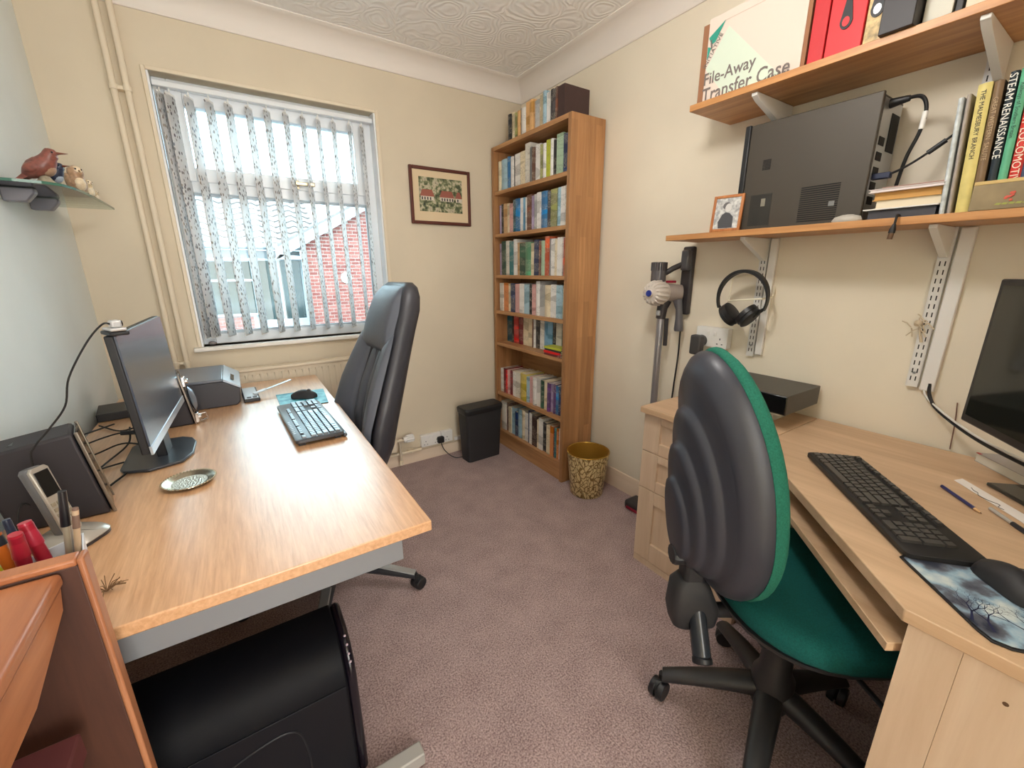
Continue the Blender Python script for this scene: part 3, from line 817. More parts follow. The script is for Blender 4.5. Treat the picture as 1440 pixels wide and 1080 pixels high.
rows = [
 ([(20,.95,'cream'),(38,.98,'pale blue'),(18,1,'blue'),(22,.97,'white'),(12,.98,'dark grey'),(30,.98,'white'),(28,1,'cream'),(28,1.16,'off-white'),(12,1.0,'grey'),(14,.98,'brown'),(28,1.02,'white'),(15,.98,'olive'),(15,.98,'white'),(18,1.02,'lime'),(16,1.03,'white'),(20,.97,'black'),(30,1.05,'pale green'),(35,1.0,'navy')], .186, 'upper shelf'),
 ([(18,.93,'lavender'),(11,.96,'black'),(25,.96,'tan'),(18,.95,'cream'),(27,.93,'pink'),(18,1,'dark teal'),(25,1.02,'blue'),(19,1.02,'white'),(13,1.03,'light blue'),(16,1,'white'),(28,1.04,'brown'),(14,.98,'lavender'),(15,1.02,'pale grey'),(22,1.04,'white'),(34,1.04,'blue'),(15,1.02,'dark grey'),(32,1.06,'olive'),(20,1.05,'pale blue'),(22,1.06,'white'),(22,1.06,'off-white')], .190, 'second shelf'),
 ([(20,.96,'lavender'),(25,1,'dark green'),(29,1.02,'off-white'),(26,.97,'teal'),(20,1.04,'white'),(19,.93,'tan'),(36,.90,'dark green'),(34,.92,'green'),(20,.88,'cream'),(26,.96,'navy'),(12,.93,'brown'),(24,.93,'pale green'),(21,1.02,'rust'),(8,.95,'grey'),(20,.93,'white'),(14,.93,'cream'),(26,.96,'white'),(27,.95,'rust')], .215, 'third shelf'),
 ([(24,.93,'off-white'),(32,.94,'orange'),(20,.93,'cream'),(25,.94,'navy'),(27,.92,'pink'),(28,.95,'white'),(30,.94,'pale blue'),(17,.94,'black'),(20,.94,'pink'),(22,1.03,'white'),(30,.94,'pale grey'),(30,.93,'cream'),(28,.94,'white'),(30,.94,'pale blue'),(20,.93,'cream')], .200, 'fourth shelf'),
 ([(36,.93,'dark teal'),(12,.97,'black'),(29,1.0,'red'),(27,1,'dark red'),(31,.95,'cream'),(30,.96,'cream'),(8,.97,'brown'),(12,.96,'white'),(19,.97,'black'),(25,.97,'white'),(24,1.0,'light blue'),(25,1.0,'light blue'),(13,.98,'black'),(33,.97,'off-white'),(22,.98,'dark teal'),(22,.98,'teal'),(12,.98,'tan')], .195, 'fifth shelf'),
 ([(22,.92,'white'),(17,.94,'dark red'),(12,.92,'red'),(16,.95,'pink'),(20,.94,'dark red'),(21,.94,'white'),(38,.95,'off-white'),(38,.98,'yellow'),(15,.92,'pale blue'),(25,.96,'pink'),(22,.98,'white'),(23,1,'white'),(19,.98,'dark green'),(23,1.02,'cream'),(16,.98,'purple'),(15,.97,'lavender'),(15,.98,'purple'),(15,.97,'blue'),(15,.97,'navy'),(15,.97,'purple')], .190, 'sixth shelf'),
 ([(42,.96,'off-white'),(22,.96,'brown'),(24,.86,'cream'),(26,.9,'pale blue'),(20,.8,'navy'),(32,.92,'pale blue'),(23,.95,'cream'),(26,.92,'white'),(10,1.04,'navy'),(20,.98,'white'),(32,.98,'dark brown'),(16,.88,'cream'),(25,.98,'white'),(26,.9,'black'),(24,.88,'cream'),(20,.9,'orange'),(9,.9,'dark red'),(11,.88,'teal'),(10,.9,'orange'),(9,.9,'white'),(20,.92,'cream')], .225, 'bottom shelf'),
]
for (items, hm, nm), z in zip(rows, SH):
    d = .15 if nm not in ('sixth shelf', 'bottom shelf') else .18
    book_row(items, Y1-.034, Y0+.030, z, SX, hm, nm, 'books on the '+nm)
# books lying flat in front on the fifth shelf
z = SH[4]
for i, (t, cn, dy, l) in enumerate(((.014, 'dark red', 0, 'lowest red book lying flat in front on the fifth bookcase shelf'), (.014, 'red', .004, 'second red book in the flat pile on the fifth bookcase shelf'), (.012, 'black', -.004, 'thin black book in the flat pile on the fifth bookcase shelf'), (.012, 'lime', .0, 'lime yellow book on top of the flat pile on the fifth shelf'))):
    g = G(); g.box(0, .072, -.078, .078, 0, .0015).box(0, .072, -.078, .078, t-.0015, t).box(0, .0015, -.078, .078, .0015, t-.0015).box(.0015, .070, -.075, .075, .0015, t-.0015, mi=1)
    b = g.build('book', [spine_mat(cn), PAPER], smooth=False)
    b.location = (X0+.004, 1.905+dy, z); b.rotation_euler = (0, 0, math.radians((0, 1, -1.5, 1)[i]))
    tag(b, l, 'book', 'flat pile of books on the fifth shelf'); z += t+.0004
# push the standing books behind the flat pile back a little
for o in COL.objects:
    if o.get('group') == 'books on the fifth shelf': o.location.x += .058
# ---------------------------------------------------------------- black waste bin / shredder style bin
bn = thing('waste_bin', 'tall slim black plastic bin with lid standing by the bookcase', 'bin', (1.312, 2.405, 0), rotz=math.radians(2))
def tapered(g, w0, d0, w1, d1, z0, z1, r=.02, mi=0):
    g.loft([[(x, y, z0) for x, y in rounded(-w0/2, w0/2, -d0/2, d0/2, r)], [(x, y, z1) for x, y in rounded(-w1/2, w1/2, -d1/2, d1/2, r)]], mi)
    return g
tapered(G(), .255, .112, .285, .130, 0, .345).build('bin_body', BLACKM, bn)
g = G(); n = 10
rings = []
for z, gx, gy in ((.340, .0, .0), (.372, .004, .002), (.382, .0, -.006)):
    rings.append([(x, y, z + (.010*math.cos(y*20))) for x, y in rounded(-.147-gx, .147+gx, -.07-gy, .07+gy, .025)])
g.loft(rings); g.build('bin_lid', BLACKP, bn, bevel=.003)

# ---------------------------------------------------------------- gold waste basket
def gold_mat():
    m, nt, b = newmat('gold_leaf_pattern')
    tcn = nt.nodes.new('ShaderNodeTexCoord'); mp = nt.nodes.new('ShaderNodeMapping')
    mp.inputs['Rotation'].default_value = (.5, .4, .6); mp.inputs['Scale'].default_value = (1, 1, .55)
    nt.links.new(tcn.outputs['Object'], mp.inputs['Vector'])
    v = nt.nodes.new('ShaderNodeTexVoronoi'); v.inputs['Scale'].default_value = 55; v.feature = 'DISTANCE_TO_EDGE'
    n = nt.nodes.new('ShaderNodeTexNoise'); n.inputs['Scale'].default_value = 20
    nt.links.new(mp.outputs[0], n.inputs['Vector'])
    mx = nt.nodes.new('ShaderNodeMix'); mx.data_type = 'RGBA'; mx.inputs['Factor'].default_value = .06
    nt.links.new(mp.outputs[0], mx.inputs[6]); nt.links.new(n.outputs['Color'], mx.inputs[7]); nt.links.new(mx.outputs[2], v.inputs['Vector'])
    r = nt.nodes.new('ShaderNodeValToRGB')
    r.color_ramp.elements[0].position = .05; r.color_ramp.elements[0].color = lin((140, 110, 58))
    r.color_ramp.elements[1].position = .12; r.color_ramp.elements[1].color = lin((236, 218, 164))
    nt.links.new(v.outputs['Distance'], r.inputs['Fac']); nt.links.new(r.outputs['Color'], b.inputs['Base Color'])
    b.inputs['Roughness'].default_value = .35; b.inputs['Metallic'].default_value = .35
    return m
gb = thing('waste_basket', 'round gold waste basket with leaf pattern standing beside the bookcase', 'bin', (1.590, 1.622, 0))
G().lathe([(.080, 0), (.084, .004), (.108, .252), (.106, .252), (.082, .008), (.078, .006)], n=40, cap0=True, cap1=True).build('basket_body', gold_mat(), gb)
G().lathe([(.081, .009), (.1052, .253)], n=40, cap0=True, cap1=False).build('basket_lining', plain('gold_lining', (196, 150, 62), .35, metal=.6), gb)
g = G(); g.tube([(.108*math.cos(2*math.pi*k/40), .108*math.sin(2*math.pi*k/40), .254) for k in range(41)], .003, n=8)
gb.scale = (1.12, 1.12, 1.04)
g.build('basket_rim', plain('gold_rim', (206, 170, 84), .25, metal=.8), gb)

# ---------------------------------------------------------------- wall shelving on the right wall
SHW = wood('shelf_pine', (170, 114, 66), (210, 156, 100), 'Y', 9, .4)
def wall_shelf(name, label, x0, y0, y1, z0, z1):
    t = thing(name, label, 'shelf', (x0, y1, z0))
    G().box(0, XR-.002-x0, y0-y1, 0, 0, z1-z0).build('shelf_board', SHW, t, bevel=.0015)
    return t
us = wall_shelf('wall_shelf', 'upper wooden wall shelf carrying the transfer case and box files', 1.514, -.30, 1.102, 1.836, 1.857)
ls = wall_shelf('wall_shelf', 'lower wooden wall shelf carrying the computer case and books', 1.560, -.30, 1.192, 1.391, 1.412)
def bracket(par, y, tipx, zt, h=.085):
    L = XR-.012-tipx
    g = G()
    # tapered pressed-steel arm, a shallow U in section
    for s in (-1, 1):
        g.prism([(0, zt-.001), (L, zt-.001), (L, zt-h), (L-.012, zt-h), (.02, zt-.022), (.0, zt-.012)], s*.008-.0012, s*.008+.0012, plane='XZ')
    g.prism([(0, zt-.012), (.02, zt-.022), (L-.012, zt-h), (L-.010, zt-h+.002), (.02, zt-.019), (.0, zt-.010)], -.008, .008, plane='XZ')
    g.prism([(-.004, zt-.001), (.01, zt-.001), (.01, zt-.016), (-.004, zt-.011)], -.009, .009, plane='XZ')
    return g.build('bracket', WHITEMET, par, bevel=.001, loc=(tipx-par.location.x, y-par.location.y, 0))
for p_, y, tx, zt in ((us, .873, 1.535, 0), (us, .355, 1.535, 0), (ls, .885, 1.600, 0), (ls, .372, 1.600, 0)):
    bracket(p_, y, tx, zt)
def upright(label, y, z0, z1, group=None):
    t = thing('shelf_upright', label, 'shelf upright', (XR-.001, y, z0))
    H_ = z1-z0
    g = G(); g.box(-.013, -.011, -.013, .013, 0, H_).box(-.013, 0, -.0145, -.0125, 0, H_).box(-.013, 0, .0125, .0145, 0, H_)
    g.build('rail', WHITEMET, t)
    g = G(); k = 0; z = .02
    while z < H_-.02:
        for s in (-1, 1): g.box(-.0137, -.0125, s*.0058-.0014, s*.0058+.0014, z, z+.014)
        z += .025
    o = g.build('slot', plain('slot_dark', (40, 38, 36), .8), t)
    G().cyl((-.016, 0, .045), (-.010, 0, .045), .004, n=10).build('screw', SATIN, t)
upright('white slotted shelf upright above the desk behind the headphones', .887, .925, 2.16)
upright('white slotted shelf upright beside the cable cover', .372, .912, 2.16)
tag(G().box(XR-.016, XR-.001, .318, .352, .905, 1.388).build('cable_cover', WPLAST, bevel=.003), 'long white plastic cable cover beside the slotted upright', 'cable cover')
tag(G().box(XR-.016, XR-.001, .840, .868, .935, 1.388).build('cable_cover', WPLAST, bevel=.003), 'white plastic cable cover beside the upright behind the headphones', 'cable cover')
st = thing('string_bundle', 'knotted bundle of pale string hanging on the slotted upright', 'string', (XR-.022, .385, 1.10))
g = G()
for k in range(14):
    a = Vector((random.uniform(-.012, .004), random.uniform(-.015, .02), random.uniform(-.005, .025)))
    b_ = a+Vector((random.uniform(-.012, .006), random.uniform(-.03, .03), random.uniform(-.03, .02)))
    g.tube([a, (a+b_)/2+Vector((0, 0, .004)), b_], .0018, n=5)
g.sphere((-.004, .004, .012), .011, n=10, m=6)
g.tube([(-.003, 0, 0), (-.001, -.008, -.03), (0, -.012, -.045)], .0035, n=6)
g.build('string', plain('jute', (206, 190, 164), .9), st)

# transfer case and box files
tcs = thing('transfer_case', 'white cardboard file transfer case standing on the upper shelf', 'box', (1.545, .918, 1.857))
CARD = plain('white_card', (220, 205, 192), .8); KRAFT = plain('kraft_board', (150, 104, 74), .8)
G().box(0, .225, -.166, .156, 0, .262).build('case_body', CARD, tcs, bevel=.001)
G().box(.001, .226, .1565, .178, 0, .250).build('case_edge', KRAFT, tcs)
G().box(.001, .226, -.178, -.1665, 0, .262).build('case_edge', KRAFT, tcs)
g = G(); g.box(-.0012, .0, -.166, .10, .236, .2372); g.build('flap_crease', plain('crease', (206, 184, 170), .8), tcs)
PG = plain('print_pale_green', (206, 218, 200), .7); TEAL = plain('print_teal', (46, 150, 130), .6); INK = plain('print_grey', (118, 108, 104), .7)
# faces -X: right on the face is -Y
def face(u, v, off=.0012): return (-off, .156-u, v)
g = G(); g.quad([face(.002, .11), face(.075, .215), face(.275, .0), face(.09, .0)], 0); g.build('printed_panel', PG, tcs, smooth=False)
g = G(); g.quad([face(.004, .205, .002), face(.062, .238, .002), face(.030, .185, .002), face(.016, .180, .002)])
g.quad([face(.003, .178, .002), face(.016, .172, .002), face(.004, .138, .002), face(.003, .140, .002)])
g.build('logo_mark', TEAL, tcs, smooth=False)
BASX = ((0, -1, 0), (0, 0, 1))
text('File-Away', .052, INK, tcs, (-.0022, .158, .060), BASX, sx=.90, bold=.0004)
text('Transfer Case', .062, INK, tcs, (-.0022, .158, .006), BASX, sx=.84, bold=.0005)
text('Ref. 48547', .014, INK, tcs, (-.0022, -.075, .006), BASX)
a_ = math.radians(57)
text('INITIATIVE', .019, INK, tcs, (-.0022, .155, .112), ((0, -math.cos(a_), math.sin(a_)), (0, math.sin(a_), math.cos(a_))), sx=1.15)
text('i', .042, INK, tcs, (-.0024, .142, .168), ((0, -math.cos(.2), math.sin(.2)), (0, math.sin(.2), math.cos(.2))), bold=.001)
def box_file(y0, y1, rgb, label, ring=None, h=.30, lean=0, x=1.545, mott=0, name='box_file', d=.225, cat='file'):
    t = thing(name, label, cat, (x, (y0+y1)/2, 1.857), group='files on the upper shelf', rot=(lean, 0, 0))
    w = abs(y0-y1)
    m = plain(f'file_{rgb[0]}_{rgb[1]}_{rgb[2]}', rgb, .5, mottle=mott, mscale=60)
    G().box(0, d, -w/2+.001, w/2-.001, 0, h).build('file_body', m, t, bevel=.002)
    if ring:
        g = G(); zc = ring
        pts = [(-.0, -.004)]
        g.prism([(.015*math.cos(a), zc+.020*math.sin(a)) for a in [math.radians(180+180*k/10) for k in range(11)]] + [(.006, zc+.055), (-.006, zc+.055)], -.003, 0, plane='YZ')
        r_ = g.build('finger_pull', BLACKP, t)
        g = G(); g.prism([(.009*math.cos(math.radians(36*k)), zc-.002+.012*math.sin(math.radians(36*k))) for k in range(10)], -.0042, -.0032, plane='YZ')
        g.build('pull_centre', m if mott == 0 else SATIN, r_)
    return t
box_file(.735, .692, (196, 40, 46), 'red box file next to the transfer case', h=.28)
box_file(.690, .600, (214, 44, 50), 'bright red box file with black finger ring', ring=.085)
box_file(.598, .552, (196, 170, 120), 'mottled cream lever arch file with metal finger ring', ring=.085, mott=.25)
box_file(.549, .478, (44, 40, 42), 'black lever arch file projecting over the shelf edge', x=1.500)
box_file(.476, .420, (206, 204, 190), 'off-white box file right of the black file')
box_file(.418, .402, (34, 32, 34), 'thin black folder between two off-white files')
box_file(.400, .330, (220, 206, 180), 'cream box file nearest the right edge of the view')

# computer case on the lower shelf
PCM = plain('dark_bronze_grey_metal', (74, 68, 60), .5, metal=.3, bump=(600, .08, .0006))
pc = thing('desktop_computer', 'large dark grey computer case standing on its edge on the lower shelf', 'computer', (1.598, .725, 1.4125))
G().box(0, .012, -.185, .180, 0, .342).build('side_panel', PCM, pc, bevel=.003)
G().box(.012, .170, -.180, .178, 0, .338).build('case_body', plain('dark_steel', (74, 72, 68), .5, metal=.4), pc, bevel=.002)
G().box(-.003, .172, .180, .200, -.000, .345).build('front_bezel', BLACKP, pc, bevel=.004)
g = G()
for r in range(17):
    z = .012+r*.0064
    g.box(-.0012, .0005, -.120, -.012, z, z+.0030)
g.build('vent', DARKHOLE, pc)
g = G()
for r in range(7):
    for c in range(6): g.box(-.0010, .0005, .098+c*.0045, .101+c*.0045, .192+r*.0048, .1952+r*.0048)
g.build('vent', DARKHOLE, pc)
G().box(-.001, .0005, .078, .150, .012, .115).build('specification_plate', plain('smoky_label', (44, 42, 38), .4), pc)
G().box(-.0018, -.0006, .098, .112, .075, .100).build('sticker', plain('grey_sticker', (130, 126, 112), .6), pc)
G().box(-.0022, -.001, -.112, -.096, .052, .066).build('round_badge', plain('badge_grey', (120, 122, 122), .4), pc, bevel=.003)
g = G(); g.box(.02, .16, -.1825, -.180, .01, .33); g.build('rear_plate', SATIN, pc)
g = G()
for z in (.05, .09, .13, .17, .21): g.box(.03, .07, -.184, -.1824, z, z+.022)
g.box(.09, .15, -.184, -.1824, .2, .3)
g.build('port', DARKHOLE, pc)
cb = thing('power_cable', 'thick black power cable looping from the computer case with white tag', 'cable', (1.66, .545, 1.70))
G().tube(smoothpath([(0, -.002, .032), (0, -.03, .034), (-.005, -.07, .030), (-.01, -.088, -.005), (-.01, -.085, -.06), (0, -.065, -.12), (.02, -.05, -.19), (.03, -.04, -.26)]), .0048, n=8).build('cord', CABLE, cb)
G().cyl((0, -.001, .032), (0, -.045, .034), .013, .008, n=10).build('connector', BLACKP, cb)
G().cyl((-.0100, -.0885, -.012), (-.0105, -.0865, -.055), .0062, n=10).build('tag', WPLAST, cb)
cb2 = thing('video_cable', 'thinner black cable with blue plug leaving the middle of the computer case', 'cable', (1.64, .545, 1.535))
G().tube(smoothpath([(0, 0, 0), (-.005, -.05, .006), (-.01, -.10, .03), (-.012, -.16, .075), (.02, -.20, .12), (.08, -.22, .13)]), .0032, n=8).build('cord', CABLE, cb2)
G().box(-.010, .010, -.045, .0, -.006, .010).build('connector', plain('navy_plug', (30, 38, 66), .5), cb2, bevel=.002)
G().cyl((-.0115, -.118, .042), (-.0120, -.150, .066), .0065, n=10).build('ferrite', BLACKP, cb2)

# photo frame on shelf
PHM, nt, b = newmat('old_photo')
tcn = nt.nodes.new('ShaderNodeTexCoord'); n1 = nt.nodes.new('ShaderNodeTexNoise'); n1.inputs['Scale'].default_value = 70
nt.links.new(tcn.outputs['Object'], n1.inputs['Vector'])
r = nt.nodes.new('ShaderNodeValToRGB'); r.color_ramp.elements[0].position = .35; r.color_ramp.elements[0].color = lin((150, 150, 150)); r.color_ramp.elements[1].position = .65; r.color_ramp.elements[1].color = lin((214, 214, 210))
nt.links.new(n1.outputs['Fac'], r.inputs['Fac']); nt.links.new(r.outputs['Color'], b.inputs['Base Color'])
ph = thing('photo_frame', 'small wooden photo frame with a black and white portrait on the lower shelf', 'photo frame', (1.568, .945, 1.4125), rot=(0, math.radians(7), math.radians(8)))
FRO = wood('frame_oak', (150, 84, 40), (196, 128, 70), 'Z', 14, .4)
g = G(); w2, hh, f = .054, .128, .010
g.box(0, .010, -w2, -w2+f, 0, hh).box(0, .010, w2-f, w2, 0, hh).box(0, .010, -w2+f, w2-f, 0, f).box(0, .010, -w2+f, w2-f, hh-f, hh)
g.build('frame', FRO, ph, bevel=.0015)
prt = G().box(.003, .006, -w2+f, w2-f, f, hh-f).build('photograph', PHM, ph, smooth=False)
g = G(); g.prism([(-.026, .012), (.024, .012), (.028, .035), (.016, .060), (.004, .068), (-.010, .064), (-.024, .050)], .0018, .0028, plane='YZ'); g.build('figure_coat', plain('photo_dark', (66, 66, 70), .6), prt)
g = G(); g.prism([(-.004+.012*math.cos(a), .082+.016*math.sin(a)) for a in [k*math.pi/6 for k in range(12)]], .0010, .0018, plane='YZ'); g.build('figure_head', plain('photo_pale', (206, 204, 200), .6), prt)
g = G(); g.prism([(.003+.014*math.cos(a), .090+.013*math.sin(a)) for a in [k*math.pi/6 for k in range(12)]], .0014, .0020, plane='YZ'); g.build('figure_hair', plain('photo_grey', (90, 88, 90), .6), prt)
G().prism([(.0, .09), (.055, 0), (.051, 0), (.0, .08)], -.012, .012, plane='XZ', M=Matrix.Translation((.010, 0, 0))).build('stand_leg', FRO, ph)
pk = tag(G().lathe([(.034, 0), (.036, .004), (.030, .014), (.012, .020), (.001, .021)], n=24, sx=.5, sy=1.1).build('plastic_puck', plain('pale_grey_plastic', (182, 176, 166), .5), loc=(1.578, .565, 1.4122)), 'pale grey rounded lump of plastic at the foot of the computer case', 'plastic puck')

# flat pile on lower shelf
def flat_book(x, y, z, w, d, t, col, label, rot=0, pages=True, name='book', cat='book', group='pile on the lower shelf'):
    g = G(); g.box(0, d, -w/2, w/2, 0, .0016).box(0, d, -w/2, w/2, t-.0016, t).box(d-.0016, d, -w/2, w/2, .0016, t-.0016).box(.003, d-.0016, -w/2+.003, w/2-.003, .0016, t-.0016, mi=1)
    o = g.build(name, [col, PAPER if pages else col], smooth=False); o.location = (x, y, z); o.rotation_euler = (0, 0, math.radians(rot))
    return tag(o, label, cat, group)
zz = 1.4125
for t, w, col, lab, pg, x, y in ((.024, .150, plain('slate', (62, 62, 70), .5), 'dark slate book at the bottom of the shelf pile', False, 1.575, .443),
                         (.003, .160, WPLAST, 'thin grey folder edge in the shelf pile', False, 1.568, .446),
                         (.021, .142, plain('cream_board', (222, 206, 176), .7), 'cream paged book in the middle of the shelf pile', True, 1.580, .434),
                         (.020, .146, plain('amber_board', (206, 156, 84), .6), 'book with amber page edges in the shelf pile', False, 1.577, .438),
                         (.009, .158, plain('white_magazine', (228, 218, 216), .6), 'white magazine near the top of the shelf pile', False, 1.566, .441),
                         (.005, .136, plain('pink_magazine', (186, 150, 136), .6), 'brownish pink magazine on top of the shelf pile', False, 1.585, .430)):
    flat_book(x, y, zz, w, .16, t, col, lab, pages=pg); zz += t+.0006
# leaning books with titles
def shelf_book(y, t, h, rgb, label, lean, title=None, tcol=(30, 28, 26), tsize=.016, x=1.572, d=.15, tz=.9, z=1.4125, serif=False, mott=.04):
    t_ = thing('book', label, 'book', (x, y, z), group='upright books on the lower shelf', rot=(lean, 0, 0))
    m = plain(f'cover_{rgb[0]}_{rgb[1]}_{rgb[2]}', rgb, .5, mottle=mott, mscale=40)
    g = G(); c = .0018
    n = 8
    pr = [(-.004*math.cos(math.pi*(k/n-.5)), -t/2+t*k/n) for k in range(n+1)]
    g.loft([[(a, b_, zc) for a, b_ in pr]+[(c, t/2, zc), (c, -t/2, zc)] for zc in (0, h)])
    g.box(c, d, -t/2, -t/2+c, 0, h).box(c, d, t/2-c, t/2, 0, h)
    g.build('cover', m, t_, smooth=True)
    G().box(c, d-.005, -t/2+c, t/2-c, .003, h-.004).build('pages', PAPER, t_, smooth=False)
    if title:
        text(title, tsize, plain(f'ink_{tcol[0]}_{tcol[1]}', tcol, .5), t_, (-.0046, tsize*.36, h*tz), ((0, 0, -1), (0, -1, 0)), name='title')
    return t_
L = math.radians
shelf_book(.357, .010, .268, (196, 204, 206), 'pale grey and blue magazine leaning at the left of the upright books', L(-3.2), mott=.15)
shelf_book(.3435, .008, .272, (168, 158, 150), 'thin grey-brown book between the pale magazine and the yellow book', L(-3.2))
shelf_book(.320, .024, .288, (214, 198, 122), 'yellow hardback with black spine title on the lower shelf', L(-3), 'THE MALMESBURY BRANCH', (40, 36, 28), .012, tz=.95)
shelf_book(.299, .016, .286, (122, 98, 72), 'brown hardback with faded pale title next to the yellow book', L(-2.6), 'GREAT WESTERN  SALUTE', (186, 160, 124), .0115, tz=.88)
shelf_book(.2795, .014, .298, (28, 42, 52), 'dark navy hardback titled in white beside the brown book', L(-2.2), 'STEAM RENAISSANCE', (232, 230, 222), .0185, tz=.985)
shelf_book(.2625, .015, .300, (96, 176, 138), 'mint green hardback beside the navy book on the lower shelf', L(-2.2), 'Railways of Southern Britain', (40, 90, 70), .010)
shelf_book(.2435, .018, .300, (206, 54, 44), 'red hardback with pale title at the right end of the lower shelf', L(-2.2), 'GREAT LOCOMOTIVES', (240, 226, 206), .0195, tz=.80)
shelf_book(.226, .016, .280, (70, 84, 110), 'slate blue book behind the picture box at the frame edge', L(-2.2))
tb = thing('picture_box', 'small flat box with a picture of berries lying against the railway books', 'box', (1.560, .215, 1.4125))
G().box(0, .011, -.115, .092, 0, .058).build('box_body', plain('olive_brown_card', (138, 122, 92), .6, mottle=.12, mscale=14), tb, bevel=.001)
G().box(-.0005, .0115, -.115, .092, .058, .066).build('box_lid_edge', plain('straw_edge', (206, 178, 116), .6), tb, bevel=.001)
g = G()
for k in range(9): g.sphere((-.001, .030+random.uniform(-.014, .014), .026+random.uniform(-.008, .010)), .0035, .4, 1, 1, n=6, m=4)
g.build('berry_print', plain('print_berry', (206, 90, 72), .5), tb)
g = G()
for k in range(10): g.quad([(-.0008, .05-k*.011, .010), (-.0008, .046-k*.011, .014), (-.0008, .038-k*.011, .0135), (-.0008, .041-k*.011, .009)])
g.build('leaf_print', plain('print_leaf', (160, 164, 80), .5), tb)
dc = thing('dangling_cable', 'short black cable end with round plug hanging over the lower shelf edge', 'cable', (1.556, .437, 1.4145))
G().tube(smoothpath([(.05, .012, .004), (.0, .004, .003), (-.0075, .003, -.006), (-.008, .004, -.022)]), .003, n=8).build('cord', CABLE, dc)
G().tube([(-.008, .004, -.020), (-.008, .0055, -.034), (-.008, .0065, -.044)], .006, n=10, radii=[.004, .0075, .0078]).build('plug_grip', BLACKP, dc)
G().cyl((-.008, .0065, -.044), (-.008, .008, -.060), .0062, n=12).build('plug_tip', plain('plug_brown', (110, 84, 66), .4, metal=.5), dc)

# ---------------------------------------------------------------- headphones on wire hook
hk = thing('wire_hook', 'thin cream square wire hook under the lower shelf holding headphones', 'hook', (1.70, .905, 1.14))
G().tube([(.07, -.075, .07), (.07, -.075, .03), (-.0, -.070, .025), (-.0, .062, .010), (-.0, .055, .10), (.0, .0, .112), (.078, -.02, .112)], .0036, n=8).build('wire', plain('cream_wire', (240, 232, 208), .4), hk)
hp = thing('headphones', 'black over-ear headphones hanging from the wire hook under the shelf', 'headphones', (1.685, .905, 1.165))
HB = plain('headphone_black', (30, 30, 32), .4)
R_ = .098
arc = [(0, -R_*math.cos(t)*1.0, R_*math.sin(t)*1.05) for t in [math.radians(-25+230*k/36) for k in range(37)]]
rings = []
for i, p in enumerate(arc):
    t = math.radians(-25+230*i/36); wdt = .009+.007*max(0, math.sin(t))
    rad = Vector((0, -math.cos(t), math.sin(t)))
    th = .0032+.003*max(0, math.sin(t))
    rings.append([Vector(p)+Vector((sx_*wdt, 0, 0))+rad*sr*th for sx_, sr in ((-1, -1), (1, -1), (1, 1), (-1, 1))])
G().loft(rings).build('headband', HB, hp, bevel=.001)
for s in (-1, 1):
    M = Matrix.Rotation(-s*math.radians(38), 4, 'X')
    c = Vector((-.006, s*.036, -.066))
    g = G(); rr = []
    for u, q in ((-.018, .034), (-.015, .040), (.002, .041), (.004, .038), (.016, .040), (.020, .035)):
        rr.append([c + (M @ Vector((q*math.cos(a)*1.05, s*u, q*math.sin(a)*1.15))) for a in [2*math.pi*k/24 for k in range(24)]])
    g.loft(rr); o = g.build('ear_cup', HB, hp)
    g = G(); g.tube([c+(M @ Vector((0, s*.018, .010))), (0, s*.088, -.038)], .006, n=8); g.build('yoke', BLACKP, hp)

# ---------------------------------------------------------------- cordless stick vacuum
vc = thing('cordless_vacuum', 'cordless stick vacuum docked on the right wall beside the bookcase', 'vacuum', (1.70, 1.262, 1.17))
VG = plain('vacuum_grey', (92, 90, 94), .35); VW = plain('vacuum_pale', (206, 196, 186), .35); VD = plain('vacuum_dark', (56, 52, 54), .4)
VCLR = plain('smoky_clear_bin', (88, 84, 86), .12)
G().box(.055, .082, -.075, -.020, -.10, .205).build('wall_dock', VD, vc, bevel=.008)
G().box(.030, .060, -.070, -.030, .10, .19).build('battery_housing', VG, vc, bevel=.008)
# cyclone: axis along -x toward the room
g = G(); g.lathe([(.050, .0), (.052, .01), (.052, .055), (.046, .075), (.034, .082)], n=32); 
o = g.build('cyclone_shroud', VW, vc, rot=(0, math.radians(-90), 0), loc=(-.015, .020, .0))
for k in range(16):
    a = 2*math.pi*k/16
    g = G(); g.tube(bez((-.072, .020+.022*math.cos(a), .022*math.sin(a)), (-.110, .020+.030*math.cos(a), .030*math.sin(a)), (-.098, .020+.055*math.cos(a+.15), .055*math.sin(a+.15)), (-.040, .020+.054*math.cos(a+.2), .054*math.sin(a+.2)), 6), .0062, n=6)
    if k == 0: f0 = g.build('cyclone_fin', VW, vc)
    else: g.build('cyclone_fin', VW, vc)
g = G(); g.cyl((-.060, .020, 0), (-.108, .020, 0), .017, n=20); g.build('cyclone_hub', VW, vc, bevel=.002)
g = G(); g.cyl((-.105, .020, 0), (-.113, .020, 0), .0165, .013, n=20); g.build('blue_cap', plain('cap_blue', (36, 52, 140), .25), vc)['label'] = 'dark blue round cap'
G().cyl((-.018, .020, 0), (.052, -.035, .0), .044, .036, n=24).build('motor_body', plain('motor_beige_grey', (150, 138, 130), .35), vc)
g = G(); g.cyl((-.025, .040, .050), (-.025, .040, .138), .034, n=28); dbn = g.build('dust_bin', VCLR, vc, bevel=.004)
g = G()
for k in range(20):
    a = 2*math.pi*k/20
    g.box(-.025+.034*math.cos(a)-.0015, -.025+.034*math.cos(a)+.0015, .040+.034*math.sin(a)-.0015, .040+.034*math.sin(a)+.0015, .10, .137)
g.build('bin_rib', VD, dbn)
G().tube([(-.0, .03, .085), (.025, .0, .11), (.045, -.04, .13)], .013, n=10).build('top_duct', VD, vc)
